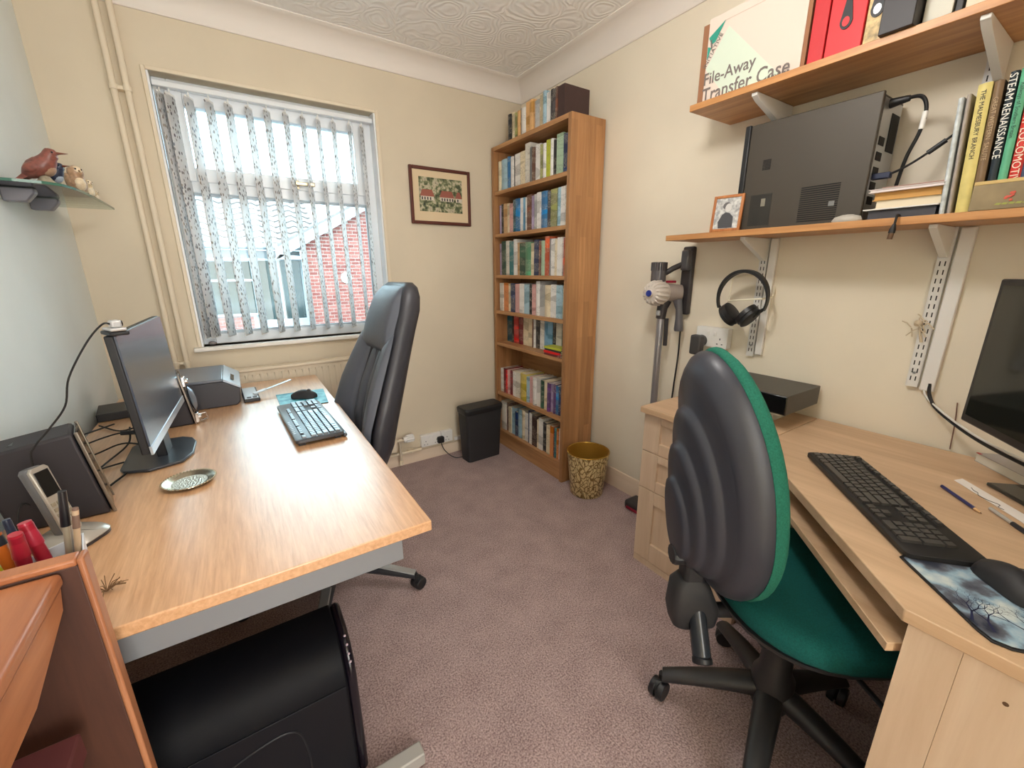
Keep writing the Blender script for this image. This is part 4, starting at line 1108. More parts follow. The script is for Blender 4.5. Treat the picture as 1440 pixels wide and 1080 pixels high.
G().box(.005, .03, -.02, .02, .045, .055).build('red_latch', plain('vac_red', (150, 24, 50), .35), vc, bevel=.002)['label'] = 'small dark red latch'
G().tube([(.0, .010, -.035), (-.01, .015, -.07), (-.012, .018, -.12)], .024, n=14, radii=[.030, .024, .022]).build('wand_socket', VD, vc)
G().tube([(.03, -.035, -.03), (.035, -.045, -.075), (.035, -.050, -.12), (.035, -.052, -.165), (.035, -.052, -.175)], .018, n=14, radii=[.022, .015, .017, .021, .019]).build('handle_grip', VG, vc)
G().box(-.040, -.028, .006, .026, -.105, -.080).build('release_button', plain('vac_silver', (180, 182, 186), .3, metal=.5), vc, bevel=.003)
G().tube([(-.012, .018, -.115), (-.002, .022, -.60), (.004, .024, -1.03)], .0165, n=16).build('wand', plain('wand_silver', (176, 176, 182), .28, metal=.75), vc)
G().tube([(.01, -.0, -.12), (.018, .002, -.25)], .010, n=8).build('wand_clip', VD, vc)
G().tube(smoothpath([(.05, -.052, -.17), (.055, -.05, -.3), (.058, -.04, -.46), (.060, -.03, -.7), (.06, -.03, -.95)]), .004, n=6).build('charging_cord', CABLE, vc)
g = G(); g.box(-.055, .045, -.07, .12, -1.168, -1.120)
hd = g.build('floor_head', VD, vc, bevel=.014, seg=3)
G().box(-.060, -.05, -.03, .10, -1.163, -1.148).build('brush_window', plain('vac_red', (150, 24, 50), .35), hd, bevel=.002)

# ---------------------------------------------------------------- right-hand corner desk
MAPD, MAPL = (206, 164, 120), (230, 192, 150)
MAP = wood('maple_top', (188, 154, 120), (212, 180, 146), 'Y', 7, .42, bump=.05)
MAPF = wood('maple_front', (198, 170, 142), (214, 190, 164), 'Z', 7, .5, bump=.05)
cab = thing('drawer_cabinet', 'pale maple three-drawer cabinet against the right wall beneath the set-top box', 'cabinet', (1.335, .602, 0))
CY = 1.071-.602
G().box(0, XR-.018-1.335, .0008, CY, .711, .735).build('worktop', MAP, cab, bevel=.002)
G().box(.042, XR-.022-1.335, .0015, CY-.006, .0, .709).build('carcass', MAPF, cab)
G().box(.026, .046, .003, CY-.006, .0, .030).build('plinth', MAPF, cab)
for z0, z1 in ((.542, .705), (.372, .539), (.033, .369)):
    d_ = thing('drawer', '', 'drawer'); del d_['label']; del d_['category']; d_.parent = cab; d_.location = (.024, 0, 0)
    ya, yb_ = .004, CY-.006
    g = G(); s = .080; r_ = .048 if z1-z0 < .2 else .085
    for q0, q1 in ((ya, ya+s), (yb_-s, yb_)): G().box(0, .019, q0, q1, z0, z1).build('drawer_stile', MAPF, d_, bevel=.0012)
    for q0, q1 in ((z1-r_*.7, z1), (z0, z0+r_)): G().box(0.0004, .019, ya+s+.0008, yb_-s-.0008, q0, q1).build('drawer_rail', MAPF, d_, bevel=.0012)
    G().box(.011, .018, ya+s, yb_-s, z0+r_-.002, z1-r_*.7+.002).build('drawer_panel', MAPF, d_)
dk = thing('corner_desk', 'pale maple corner desk with slanted front edge and keyboard tray', 'desk', (0, 0, 0))
poly = [(.851, .117), (1.335, .601), (XR-.018, .601), (XR-.018, -.55), (.851, -.55)]
G().prism(poly, .711, .735).build('desktop', MAP, dk, bevel=.002)
u = Vector((.7071, .7071, 0)); n_ = Vector((.7071, -.7071, 0))
def dp(a, b): # along the slanted edge from the near corner, inwards
    p = Vector((.851, .117, 0)) + u*a + n_*b
    return (p.x, p.y)
G().prism([dp(.012, -.002), dp(.60, -.002), dp(.60, .30), dp(.12, .30), dp(.022, .05)], .634, .652).build('keyboard_tray', MAP, dk, bevel=.0015)
G().box(.8635, .881, .045, .110, .0, .7105).build('end_stile', MAPF, dk)
G().box(.866, .884, -.55, .0445, .0, .7105).build('end_panel', MAPF, dk)
G().cyl((.8655, -.008, .655), (.8675, -.008, .655), .0035, n=10).build('screw_hole', plain('hole_brown', (96, 70, 46), .7), dk)

# AV box on cabinet
rs = thing('riser', 'pale translucent plastic riser carrying the set-top box', 'stand', (1.535, .632, .7355))
RSM = plain('pale_riser', (214, 214, 206), .2)
G().box(0, .225, 0, .36, .044, .050).build('riser_top', RSM, rs, bevel=.001)
for y in (.05, .30): G().box(.06, .20, y, y+.006, 0, .0438).build('riser_leg', RSM, rs)
avb = thing('set_top_box', 'flat black set-top box standing on a pale riser on the drawer cabinet', 'electronics box', (1.518, .612, .786))
AVM = plain('box_black', (66, 63, 58), .45, bump=(500, .08, .0006))
G().box(0, .247, 0, .380, .004, .073).build('box_shell', AVM, avb, bevel=.002)
G().box(-.004, .0, .002, .378, .006, .071).build('front_fascia', GLOSSBLK, avb, bevel=.002)
for x in (.03, .19):
    for y in (.05, .33):
        G().cyl((x, y, 0), (x, y, .0045), .011, n=12).build('foot', BLACKP, avb)

# items on the corner desk
NDIR = Vector((-.7071, -.7071, 0))
def keyboard(name, label, loc, rotz, length, depth, rows, keymat, bodymat, tilt=0.0, thick=.020):
    """local X along the length, Y towards the back row"""
    kb = thing(name, label, 'keyboard', loc, rot=(tilt, 0, rotz))
    g = G(); g.loft([[(x, y, z) for x, y in rounded(-length/2-e, length/2+e, -depth/2-e, depth/2+e, .012)] for z, e in ((0, -.004), (.004, 0), (thick*.6, 0), (thick*.6+.002, -.003))])
    g.build('keyboard_body', bodymat, kb)
    zt = thick*.6+.0005
    ks = {}
    def key(x, y, w, d):
        k = (round(w, 4), round(d, 4))
        if k not in ks:
            g = G(); a, b_ = w/2-.0011, d/2-.0011
            g.loft([[(-a, -b_, 0), (a, -b_, 0), (a, b_, 0), (-a, b_, 0)], [(-a+.0013, -b_+.0012, .0065), (a-.0013, -b_+.0012, .0065), (a-.0013, b_-.0018, .0072), (-a+.0013, b_-.0018, .0072)]])
            ks[k] = g.build('key', keymat, kb, loc=(x, y, zt), smooth=False)
        else: copyo(ks[k], kb, (x, y, zt))
    p = .0188
    for args in rows(length, depth, p): key(*args)
    return kb
def full_layout(length, depth, p):
    out = []; x0 = -length/2+.012; y0 = -depth/2+.018
    r = [[1.25,1.25,1.25,6.25,1.25,1.25,1.25,1.25], [2.25]+[1]*10+[2.75], [1.75]+[1]*11+[2.25], [1.5]+[1]*12+[1.5], [1]*13+[2]]
    for i, ws_ in enumerate(r):
        x = x0
        for w in ws_: out.append((x+w*p/2, y0+i*p, w*p, p)); x += w*p
    yf = y0+5*p+.010
    out.append((x0+p/2, yf, p, p*.8))
    for b_ in range(3):
        for k in range(4): out.append((x0+p*(2+b_*4.5+k)+p/2, yf, p, p*.8))
    xn = x0+15*p+.008
    for k in range(3):
        out.append((xn+k*p+p/2, y0, p, p)); out.append((xn+k*p+p/2, y0+3*p, p, p)); out.append((xn+k*p+p/2, y0+4*p, p, p)); out.append((xn+k*p+p/2, yf, p, p*.8))
    out.append((xn+1.5*p, y0+p, p, p))
    xk = xn+3*p+.008
    for k in range(3):
        for i in (1, 2, 3, 4): out.append((xk+k*p+p/2, y0+i*p, p, p))
    out.append((xk+p, y0, 2*p, p)); out.append((xk+2.5*p, y0, p, p))
    out.append((xk+3.5*p, y0+.5*p, p, 2*p)); out.append((xk+3.5*p, y0+2.5*p, p, 2*p)); out.append((xk+3.5*p, y0+4*p, p, p))
    return out
KBK = plain('keyboard_black', (30, 30, 31), .5); KEYM = plain('key_black', (62, 60, 58), .36)
# right keyboard: far-left corner (1.362,.482), near-left (1.003,.160)
p0 = Vector((1.362, .482, 0)); p1 = Vector((1.003, .160, 0))
e = (p1-p0).normalized(); Lk = (p1-p0).length
bk = Vector((-e.y, e.x, 0))                     # towards the wall
if bk.x < 0: bk = -bk
c = (p0+p1)/2 + bk*.074
kbr = keyboard('keyboard', 'black full-size keyboard on the pale maple corner desk', (c.x, c.y, .7355), math.atan2(e.y, e.x), Lk-.004, .136, full_layout, KEYM, KBK, thick=.022)
# make sure the back row faces the wall side
mm_ = thing('mouse_mat', 'dark mouse mat printed with a bare tree against a pale blue sky', 'mouse mat', (0, 0, .7355))
mat_poly = [(1.008, .166), (1.020, .163), (1.150, .030), (1.153, .020), (1.02, -.115), (1.01, -.112), (.898, -.022), (.878, .004), (.874, .024), (.886, .042)]
def mat_print():
    m, nt, b = newmat('tree_print')
    tcn = nt.nodes.new('ShaderNodeTexCoord')
    mp = nt.nodes.new('ShaderNodeMapping'); mp.inputs['Rotation'].default_value = (0, 0, math.radians(40)); mp.inputs['Scale'].default_value = (1, 1, 1)
    nt.links.new(tcn.outputs['Object'], mp.inputs['Vector'])
    n = nt.nodes.new('ShaderNodeTexNoise'); n.inputs['Scale'].default_value = 16; n.inputs['Detail'].default_value = 5
    nt.links.new(mp.outputs[0], n.inputs['Vector'])
    r = nt.nodes.new('ShaderNodeValToRGB')
    cs = [(.36, (40, 46, 62)), (.47, (92, 96, 106)), (.55, (140, 168, 186)), (.66, (196, 206, 204))]
    r.color_ramp.elements[0].position = cs[0][0]; r.color_ramp.elements[0].color = lin(cs[0][1])
    r.color_ramp.elements[1].position = cs[-1][0]; r.color_ramp.elements[1].color = lin(cs[-1][1])
    for p, c_ in cs[1:-1]: e_ = r.color_ramp.elements.new(p); e_.color = lin(c_)
    nt.links.new(n.outputs['Fac'], r.inputs['Fac']); nt.links.new(r.outputs['Color'], b.inputs['Base Color']); b.inputs['Roughness'].default_value = .6
    return m
G().prism(mat_poly, 0, .0030).build('mat_base', BLACKP, mm_, bevel=.0006)
cx_, cy_ = 1.01, .03
G().prism([(cx_+(x-cx_)*.955, cy_+(y-cy_)*.955) for x, y in mat_poly], .003, .0035).build('printed_face', mat_print(), mm_, smooth=False)
g = G(); random.seed(3)
def branch(g, x, y, a, l, w, d):
    x2, y2 = x+l*math.cos(a), y+l*math.sin(a)
    nx, ny = -math.sin(a)*w, math.cos(a)*w
    g.quad([(x-nx, y-ny, .0037), (x2-nx*.6, y2-ny*.6, .0037), (x2+nx*.6, y2+ny*.6, .0037), (x+nx, y+ny, .0037)])
    if d:
        for s in (-1, 1):
            branch(g, x2, y2, a+s*random.uniform(.25, .6), l*random.uniform(.65, .85), w*.6, d-1)
for bx, by, ba in ((.90, .025, .45), (.925, -.02, .75), (.965, -.065, 1.0), (.905, .05, .2), (.94, -.03, .3), (.985, -.085, .7)):
    branch(g, bx, by, ba, .024, .0022, 5)
g.build('tree_print', plain('print_navy', (28, 34, 70), .6), mm_, smooth=False, keepn=True)
def mouse(label, loc, rotz, s=1.0):
    t = thing('computer_mouse', label, 'mouse', loc, rotz)
    g = G(); rings = []
    n = 10
    for i in range(n+1):
        v = i/n; x = (-.5+v)*.108
        w = .030*math.sqrt(max(.02, 1-(2*v-1)**4))*(1-.10*math.sin(v*math.pi))+.001
        h = .036*math.sin(math.pi*(.10+.80*v))**.8
        rings.append([(x*s, w*math.cos(a)*s, max(0, (h*math.sin(a) if math.sin(a) > 0 else 0))*s+.001) for a in [2*math.pi*k/20 for k in range(20)]])
    g.loft(rings).build('mouse_shell', BLACKM, t, angle=60)
    G().cyl((.022*s, -.003, .031*s), (.022*s, .003, .031*s), .008*s, n=16).build('scroll_wheel', plain('wheel_grey', (90, 88, 86), .4), t)
    g = G(); g.box(.0, .050*s, -.0004, .0004, .0315*s, .033*s); 
    return t
mouse('black mouse on the tree-printed mat at the right edge', (1.055, .030, .7392), L(228), 1.08)
def pencil(name, label, cat, a, b_, r, m, tipm, z, cap=None):
    a = Vector(a+(0,)); b_ = Vector(b_+(0,)); d = b_-a
    t = thing(name, label, cat, (a.x, a.y, z), math.atan2(d.y, d.x))
    ln = d.length
    G().cyl((0, 0, r), (ln-.020, 0, r), r, n=6 if 'pencil' in name else 14).build('barrel', m, t)
    G().cyl((ln-.020, 0, r), (ln-.004, 0, r), r, r*.3, n=12).build('sharpened_tip' if 'pencil' in name else 'pen_tip', tipm, t)
    G().cyl((ln-.004, 0, r), (ln, 0, r), r*.3, .0003, n=8).build('point', BLACKP, t)
    if cap: G().cyl((ln*.38, 0, r), (ln*.9, 0, r), r*1.2, n=14).build('grip', cap, t)
    return t
pencil('pencil', 'dark blue pencil lying beside the keyboard on the corner desk', 'pencil', (1.445, .198), (1.348, .112), .0040, plain('pencil_blue', (36, 40, 96), .35), plain('bare_wood', (216, 174, 126), .6), .7352)
pencil('pen', 'clear ballpoint pen with dark grip beside the white paper strip', 'pen', (1.394, .106), (1.27, .0), .0042, plain('pen_clear', (180, 176, 170), .2), SATIN, .7352, cap=plain('pen_grip', (34, 34, 42), .5))
sp_ = thing('paper_strip', 'narrow strip of white paper with a handwritten scribble on the corner desk', 'paper', (0, 0, .7353))
G().prism([(1.522, .190), (1.550, .180), (1.437, .066), (1.34, -.03), (1.312, -.005), (1.39, .065)], 0, .0012).build('paper', plain('white_paper', (238, 232, 226), .8), sp_, smooth=False)
g = G(); g.tube(smoothpath([(1.50, .155, .0018), (1.485, .148, .0018), (1.478, .140, .0018), (1.462, .136, .0018), (1.448, .118, .0018), (1.440, .098, .0018), (1.425, .098, .0018), (1.418, .088, .0018)]), .0007, n=4)
g.build('handwriting', BLACKP, sp_)
tbk = thing('tablet', 'dark flat tablet lying at the right edge of the corner desk', 'tablet', (0, 0, .7353))
G().prism([(1.556, .139), (1.612, .083), (1.50, -.04), (1.435, .022)], 0, .009).build('tablet_body', plain('tablet_dark', (50, 48, 42), .35), tbk, bevel=.003)
G().prism([(1.553, .133), (1.604, .082), (1.50, -.032), (1.441, .024)], .0088, .0094).build('tablet_screen', GLOSSBLK, tbk)
nb = thing('notebook', 'thick white-paged book lying under the monitor on the corner desk', 'book', (1.735, .190, .7353), L(-136))
g = G(); g.box(0, .20, 0, .14, .0, .0012).box(0, .2, 0, .14, .0238, .025); g.build('cover', plain('grey_cover', (170, 164, 160), .5), nb, smooth=False)
G().box(.001, .198, .001, .138, .0012, .0238).build('pages', plain('white_pages', (226, 222, 208), .8), nb, smooth=False)
G().box(-.0005, .012, -.0005, .006, .0238, .0256).build('red_corner', plain('marker_red', (196, 70, 60), .5), nb)['label'] = 'small red corner mark'

# right monitor
rm = thing('monitor', 'large black monitor angled across the corner at the right edge', 'monitor', (1.55, .216, .7353), rot=(0, 0, math.atan2(-.578, -.816)))
# local +X along the screen towards the near side, local -Y... screen normal (-.578,.816) = local
Wm, Hm = .56, .358
G().box(0, Wm, 0, .030, .158, .158+Hm).build('monitor_housing', plain('monitor_housing', (34, 33, 36), .4), rm, bevel=.004)
SCR = plain('black_screen', (22, 26, 24), .08, spec=.6)
G().box(.016, Wm-.016, -.0012, .001, .178, .158+Hm-.014).build('screen', SCR, rm, smooth=False)
G().box(.34, .40, .03, .075, .004, .30).build('stand_neck', BLACKP, rm, bevel=.004)
G().prism(rounded(.30, .44, .04, .16, .03), 0, .010).build('stand_foot', BLACKP, rm, bevel=.003)
mc = thing('monitor_cables', 'black and white cables drooping from the cable cover to behind the monitor', 'cable', (0, 0, 0))
G().tube(smoothpath([(1.772, .330, .93), (1.765, .325, .900), (1.745, .30, .865), (1.70, .235, .832), (1.64, .16, .812), (1.55, .05, .80)]), .0048, n=8).build('cord', CABLE, mc)
G().tube(smoothpath([(1.776, .342, .93), (1.768, .335, .895), (1.747, .305, .872), (1.70, .240, .842), (1.64, .165, .822), (1.55, .05, .812)]), .0028, n=8).build('cord', WCABLE, mc)
G().tube(smoothpath([(1.776, .262, .885), (1.777, .255, .82), (1.778, .250, .7375)]), .0016, n=6).build('cord', plain('brown_lead', (120, 86, 70), .5), mc)

# ---------------------------------------------------------------- left desk
DZ = .735
OAKT = wood('oak_desk_top', (194, 142, 98), (224, 178, 134), 'Y', 34, .30, bump=.25, spec=.7)
ld = thing('office_desk', 'long oak-topped desk with grey metal frame along the left wall', 'desk', (-.500, .797, 0), L(-.5))
b_ = OAKT.node_tree.nodes['Principled BSDF']; b_.inputs['Coat Weight'].default_value = .9; b_.inputs['Coat Roughness'].default_value = .33
LW, LD = .800, 1.633
G().box(0, LW, 0, LD, DZ-.025, DZ).build('desktop', OAKT, ld, bevel=.0025)
G().box(.02, .742, .040, .052, .632, DZ-.0255).build('end_apron', GREYMET, ld, bevel=.002)
G().box(.02, .742, LD-.052, LD-.040, .632, DZ-.0255).build('end_apron', GREYMET, ld, bevel=.002)
G().box(.10, .118, .06, LD-.06, .33, DZ-.0255).build('modesty_panel', DARKMET, ld)
G().box(.60, .64, .06, LD-.06, .67, DZ-.0255).build('side_rail', DARKMET, ld)
for y in (.052, LD-.092):
    G().box(.02, .745, y-.040, y+.000, .008, .046).build('foot_bar', plain('foot_bar_grey', (176, 174, 168), .4, metal=.2), ld, bevel=.004)
    G().box(.09, .16, y-.033, y-.005, .046, .632).build('leg_column', GREYMET, ld, bevel=.003)

# left monitor: faces the leather chair, seen nearly edge on
lm = thing('monitor', 'slim monitor with pale chin bar on the oak desk facing the leather chair', 'monitor', (-.216, 1.585, DZ+.0005), 0)
# screen plane from near edge (-.248,1.30) to far edge (-.221,1.82); local frame along it
ang = math.atan2(.52, .027)
mo = Matrix.Rotation(ang, 4, 'Z')
def lmv(a, n, z):   # a along the screen (near -> far), n out of the screen towards +x
    d_ = Vector((math.cos(ang), math.sin(ang), 0)); nn = Vector((math.sin(ang), -math.cos(ang), 0))
    return d_*a + nn*n + Vector((0, 0, z))
def lbox(g, a0, a1, n0, n1, z0, z1, tilt=0.045, mi=0):
    vs = []
    for z in (z0, z1):
        for a, n in ((a0, n0), (a1, n0), (a1, n1), (a0, n1)):
            vs.append(lmv(a, n - tilt*(z-.12), z))
    v = [g.bm.verts.new(p) for p in vs]
    for q in ((0, 1, 2, 3), (4, 5, 6, 7), (0, 1, 5, 4), (1, 2, 6, 5), (2, 3, 7, 6), (3, 0, 4, 7)):
        f = g.bm.faces.new([v[i] for i in q]); f.material_index = mi
    return g
lbox(G(), -.272, .250, -.020, -.002, .098, .400).build('monitor_housing', BLACKP, lm, bevel=.003)
lbox(G(), -.272, .250, -.002, .004, .096, .118).build('chin_bar', plain('silver_chin', (186, 192, 200), .3, metal=.5), lm, bevel=.001)
lbox(G(), -.270, .248, -.002, .0022, .1185, .398).build('screen', plain('left_screen', (56, 66, 82), .26, spec=1.0), lm, smooth=False)  # bluish base colour carries the window reflection
lbox(G(), -.045, .035, -.045, -.020, .004, .25).build('stand_neck', BLACKP, lm, bevel=.003)
foot = [(-.098, -.095), (-.088, -.118), (-.030, -.140), (.045, -.118), (.068, -.060), (.070, .040), (.058, .085), (.030, .112), (-.085, .122), (-.098, .09)]
foot = [(x-.022, y+.006) for x, y in foot]
G().prism(foot, 0, .009).build('stand_foot', plain('stand_grey_black', (48, 52, 58), .35), lm, bevel=.003)
wc = thing('webcam', 'small silver and black webcam clipped on the near corner of the left monitor', 'webcam', (-.244, 1.335, DZ+.4005), L(25))
wc.scale = (.72, .72, .72)
G().box(-.024, .026, -.045, .045, .001, .014).build('clip', BLACKP, wc, bevel=.004)
G().box(-.022, .020, -.050, .030, .016, .026).build('camera_bar', plain('webcam_silver', (196, 196, 196), .3, metal=.3), wc, bevel=.004)
g = G(); g.box(-.014, .014, -.038, -.006, .026, .050); g.build('camera_head', plain('webcam_silver', (196, 196, 196), .3, metal=.3), wc, bevel=.006)
G().cyl((.014, -.022, .038), (.018, -.022, .038), .009, n=16).build('lens', GLOSSBLK, wc)
WI = Matrix.LocRotScale(wc.location, wc.rotation_euler, wc.scale).inverted()
CORD = [WI @ Vector(p) for p in ((-.244, 1.322, 1.162), (-.252, 1.285, 1.166), (-.278, 1.255, 1.132), (-.318, 1.245, 1.061), (-.336, 1.245, 1.001), (-.370, 1.242, .955), (-.395, 1.232, .925), (-.404, 1.228, .895), (-.404, 1.226, .76))]
G().tube(smoothpath(CORD), .0029, n=6).build('cord', CABLE, wc)

# pair of tilted desk speakers
SPB = plain('speaker_black_wrap', (44, 40, 44), .6, bump=(400, .1, .0006))
def desk_speaker(label, corner, dx, dy, hgt, lean, skew):
    """corner = near bottom right; box leans back towards the left wall"""
    t = thing('desk_speaker', label, 'speaker', (corner[0], corner[1], DZ+.0005))
    def sb(g, x0, x1, y0, y1, z0, z1, mi=0):
        vs = []
        for z in (z0, z1):
            for x, y in ((x0, y0), (x1, y0), (x1, y1), (x0, y1)):
                zz_ = z + (z/hgt)*(x/dx)*hgt*.13     # top drops a little towards the back
                vs.append(g.bm.verts.new((x-lean*z-skew*y, y, zz_)))
        for q in ((0, 1, 2, 3), (4, 5, 6, 7), (0, 1, 5, 4), (1, 2, 6, 5), (2, 3, 7, 6), (3, 0, 4, 7)):
            f = g.bm.faces.new([vs[i] for i in q]); f.material_index = mi
        return g
    sb(G(), -dx, -.008, 0, dy, 0, hgt).build('cabinet', SPB, t, bevel=.006)
    sb(G(), -.008, .0, .004, dy-.004, .004, hgt-.004).build('front_baffle', GLOSSBLK, t, bevel=.003)
    g = G(); sb(g, -.005, .002, .000, .004, .0, hgt); sb(g, -.005, .002, dy-.004, dy, .0, hgt) 
    g.build('chrome_edge', plain('dull_chrome', (150, 140, 128), .3, metal=.8), t, bevel=.002)
    return t, sb
s1, sb = desk_speaker('black desk speaker nearest the camera behind the cordless phone', (-.303, 1.238), .165, .105, .205, .13, .21)
G().box(-.145, -.085, .030, .062, .181, .1885).build('top_slot', GLOSSBLK, s1, bevel=.003)
s2, sb = desk_speaker('black desk speaker with chrome fittings between the left monitor and printer', (-.178, 1.848), .130, .100, .190, .13, .06)
M_ = Matrix.Rotation(L(-7), 4, 'Y')
FC = plain('bright_chrome', (224, 224, 226), .12, metal=1)
for z, nm in ((.158, 'chrome_bracket'), (.020, 'chrome_bracket')):
    g = G(); x_ = -.13*z
    g.box(x_+.001, x_+.012, -.002, .030, z-.014, z+.022)
    g.cyl((x_+.008, .012, z+.004), (x_+.020, .012, z+.004), .009, n=16)
    g.build(nm, FC, s2, bevel=.002)
g = G(); z = .088
g.lathe([(.0, .0), (.022, .0), (.030, .006), (.020, .016), (.001, .020)][1:], n=28)
g.build('silver_driver', plain('driver_silver', (150, 160, 176), .25, metal=.6), s2, loc=(-.13*z+.002, .045, z), rot=(0, L(90-7), 0)).scale = (1.6, 1, 1)
g = G(); g.tube([(.005, .02, .030), (.030, .022, .034), (.034, .024, .010), (.012, .026, .004)], .003, n=8); g.build('chrome_latch', FC, s2)

# printer
pr = thing('printer', 'squat black printer with silver-blue chamfered front at the window end of the desk', 'printer', (-.055, 2.035, DZ+.0005))
BODY = plain('printer_dark', (52, 52, 58), .45, bump=(400, .08, .0006)); TOPM = plain('printer_top_grey', (98, 104, 114), .3)
G().prism([(-.235, 0), (.006, 0), (.020, .012), (.026, .070), (-.028, .105), (-.225, .105), (-.235, .09)], 0, .330, plane='XZ').build('printer_body', BODY, pr, bevel=.004)
G().prism([(-.232, .1055), (-.028, .1055), (-.030, .116), (-.228, .118)], .001, .329, plane='XZ').build('printer_lid', TOPM, pr, bevel=.003)
G().prism([(-.029, .1055), (.027, .0705), (.030, .076), (-.028, .1165)], .001, .329, plane='XZ').build('control_panel', plain('printer_panel_silver', (170, 182, 194), .25, metal=.2), pr, bevel=.0015)
d1 = Vector((.056, 0, -.036)).normalized()
g = G(); nrm = Vector((.54, 0, .84)); cpt = Vector((.002, .14, .098))
yv = Vector((0, 1, 0))
def pq(a, b_): return cpt + d1*a + yv*b_ + nrm*.0010
g.quad([pq(-.006, -.08), pq(.008, -.08), pq(.008, .03), pq(-.006, .03)]); g.build('display', GLOSSBLK, pr, smooth=False)
G().box(.0265, .0275, .05, .28, .012, .030).build('paper_slot', DARKHOLE, pr)

# black gadget with ruler right of the printer
gd = thing('calculator', 'small black and pale desk calculator beside the printer', 'calculator', (.003, 2.150, DZ+.0005), L(2))
G().box(-.030, .030, -.105, .11, 0, .014).build('calculator_body', BLACKP, gd, bevel=.003)
G().box(-.026, .024, -.10, .105, .0142, .0155).build('calculator_face', plain('calc_face', (196, 206, 214), .3), gd, bevel=.0005)
g = G()
for k in range(2): g.box(-.018+k*.022, -.002+k*.022, -.092, -.078, .0155, .018)
g.build('button', BLACKP, gd)
rl = thing('ruler', 'thin silver letter opener propped on the calculator near the window', 'letter opener', (.016, 2.10, DZ+.020), rot=(0, L(-9), L(24)))
G().box(0, .175, -.009, .009, 0, .0015).build('blade', SATIN, rl, bevel=.0004)
g = G(); g.box(0, .055, -.011, .011, -.001, .004); g.build('handle', plain('opener_white', (214, 220, 226), .3), rl, bevel=.001)
rl.name = 'letter_opener'

# blue mat, mouse, keyboard on left desk
bm_ = thing('mouse_mat', 'turquoise patterned mouse mat at the far end of the oak desk', 'mouse mat', (0, 0, DZ+.0005))
TQ, nt, b = newmat('turquoise_print')
tcn = nt.nodes.new('ShaderNodeTexCoord'); n1 = nt.nodes.new('ShaderNodeTexNoise'); n1.inputs['Scale'].default_value = 30; n1.inputs['Detail'].default_value = 4
nt.links.new(tcn.outputs['Object'], n1.inputs['Vector']); r = nt.nodes.new('ShaderNodeValToRGB')
r.color_ramp.elements[0].position = .35; r.color_ramp.elements[0].color = lin((20, 130, 156)); r.color_ramp.elements[1].position = .65; r.color_ramp.elements[1].color = lin((110, 196, 206))
nt.links.new(n1.outputs['Fac'], r.inputs['Fac']); nt.links.new(r.outputs['Color'], b.inputs['Base Color']); b.inputs['Roughness'].default_value = .5
G().prism([(.100, 1.840), (.276, 1.848), (.296, 2.085), (.098, 2.095)], 0, .0030).build('mat_base', BLACKP, bm_)
G().prism([(.1005, 1.8405), (.2755, 1.8485), (.2955, 2.0845), (.0985, 2.0945)], .003, .0034).build('printed_face', TQ, bm_, smooth=False)
mouse('black mouse on the turquoise mat on the oak desk', (.200, 1.975, DZ+.004), L(-25), 1.0)
KBS = plain('keyboard_gunmetal', (58, 62, 68), .3, spec=.7); KEYS = plain('key_gloss_black', (52, 56, 62), .22, spec=.8)
# right-hand keyboard on the oak desk: length along Y, user sits on +X side
kbl = keyboard('keyboard', 'black wireless keyboard on the oak desk below the turquoise mat', (.166, 1.628, DZ+.009), L(92), .448, .150, full_layout, KEYS, KBS, tilt=0, thick=.020)
G().box(-.224, .224, -.083, -.070, -.006, .006).build('palm_edge', KBS, kbl, bevel=.004)
for x in (-.19, .19): G().box(x-.02, x+.02, .045, .065, -.009, .001).build('tilt_foot', BLACKP, kbl)
for x in (-.19, .19): G().box(x-.02, x+.02, -.065, -.045, -.009, .001).build('rubber_foot', BLACKP, kbl)
g = G()
for k in range(8): g.lathe([(.0045, .0125), (.0045, .0145), (.003, .015)], c=(-.15+k*.018, .066, 0), n=10)
g.build('media_button', plain('button_silver', (170, 176, 184), .3), kbl)

# silver tray
ty = thing('trinket_tray', 'small round embossed silver tray on the oak desk', 'tray', (-.169, 1.315, DZ+.0005))
SILV = plain('old_silver', (190, 180, 158), .22, metal=.95)
g = G(); g.lathe([(.034, 0), (.036, .0015), (.050, .004), (.0585, .010), (.0595, .010), (.0600, .0085), (.052, .003), (.037, 0)][::1], n=48, cap0=False, cap1=False)
g.build('tray_rim', SILV, ty)
EMB = plain('embossed_silver', (206, 200, 186), .3, metal=.8, bump=(220, .8, .003, 'VORONOI'))
G().lathe([(.040, .0005), (.040, .0022), (.048, .0050)][:2], n=48).build('embossed_base', EMB, ty)
g = G()
for k in range(48):
    a = 2*math.pi*k/48; g.sphere((.0592*math.cos(a), .0592*math.sin(a), .0098), .0022, n=6, m=4)
g.build('beaded_edge', SILV, ty)

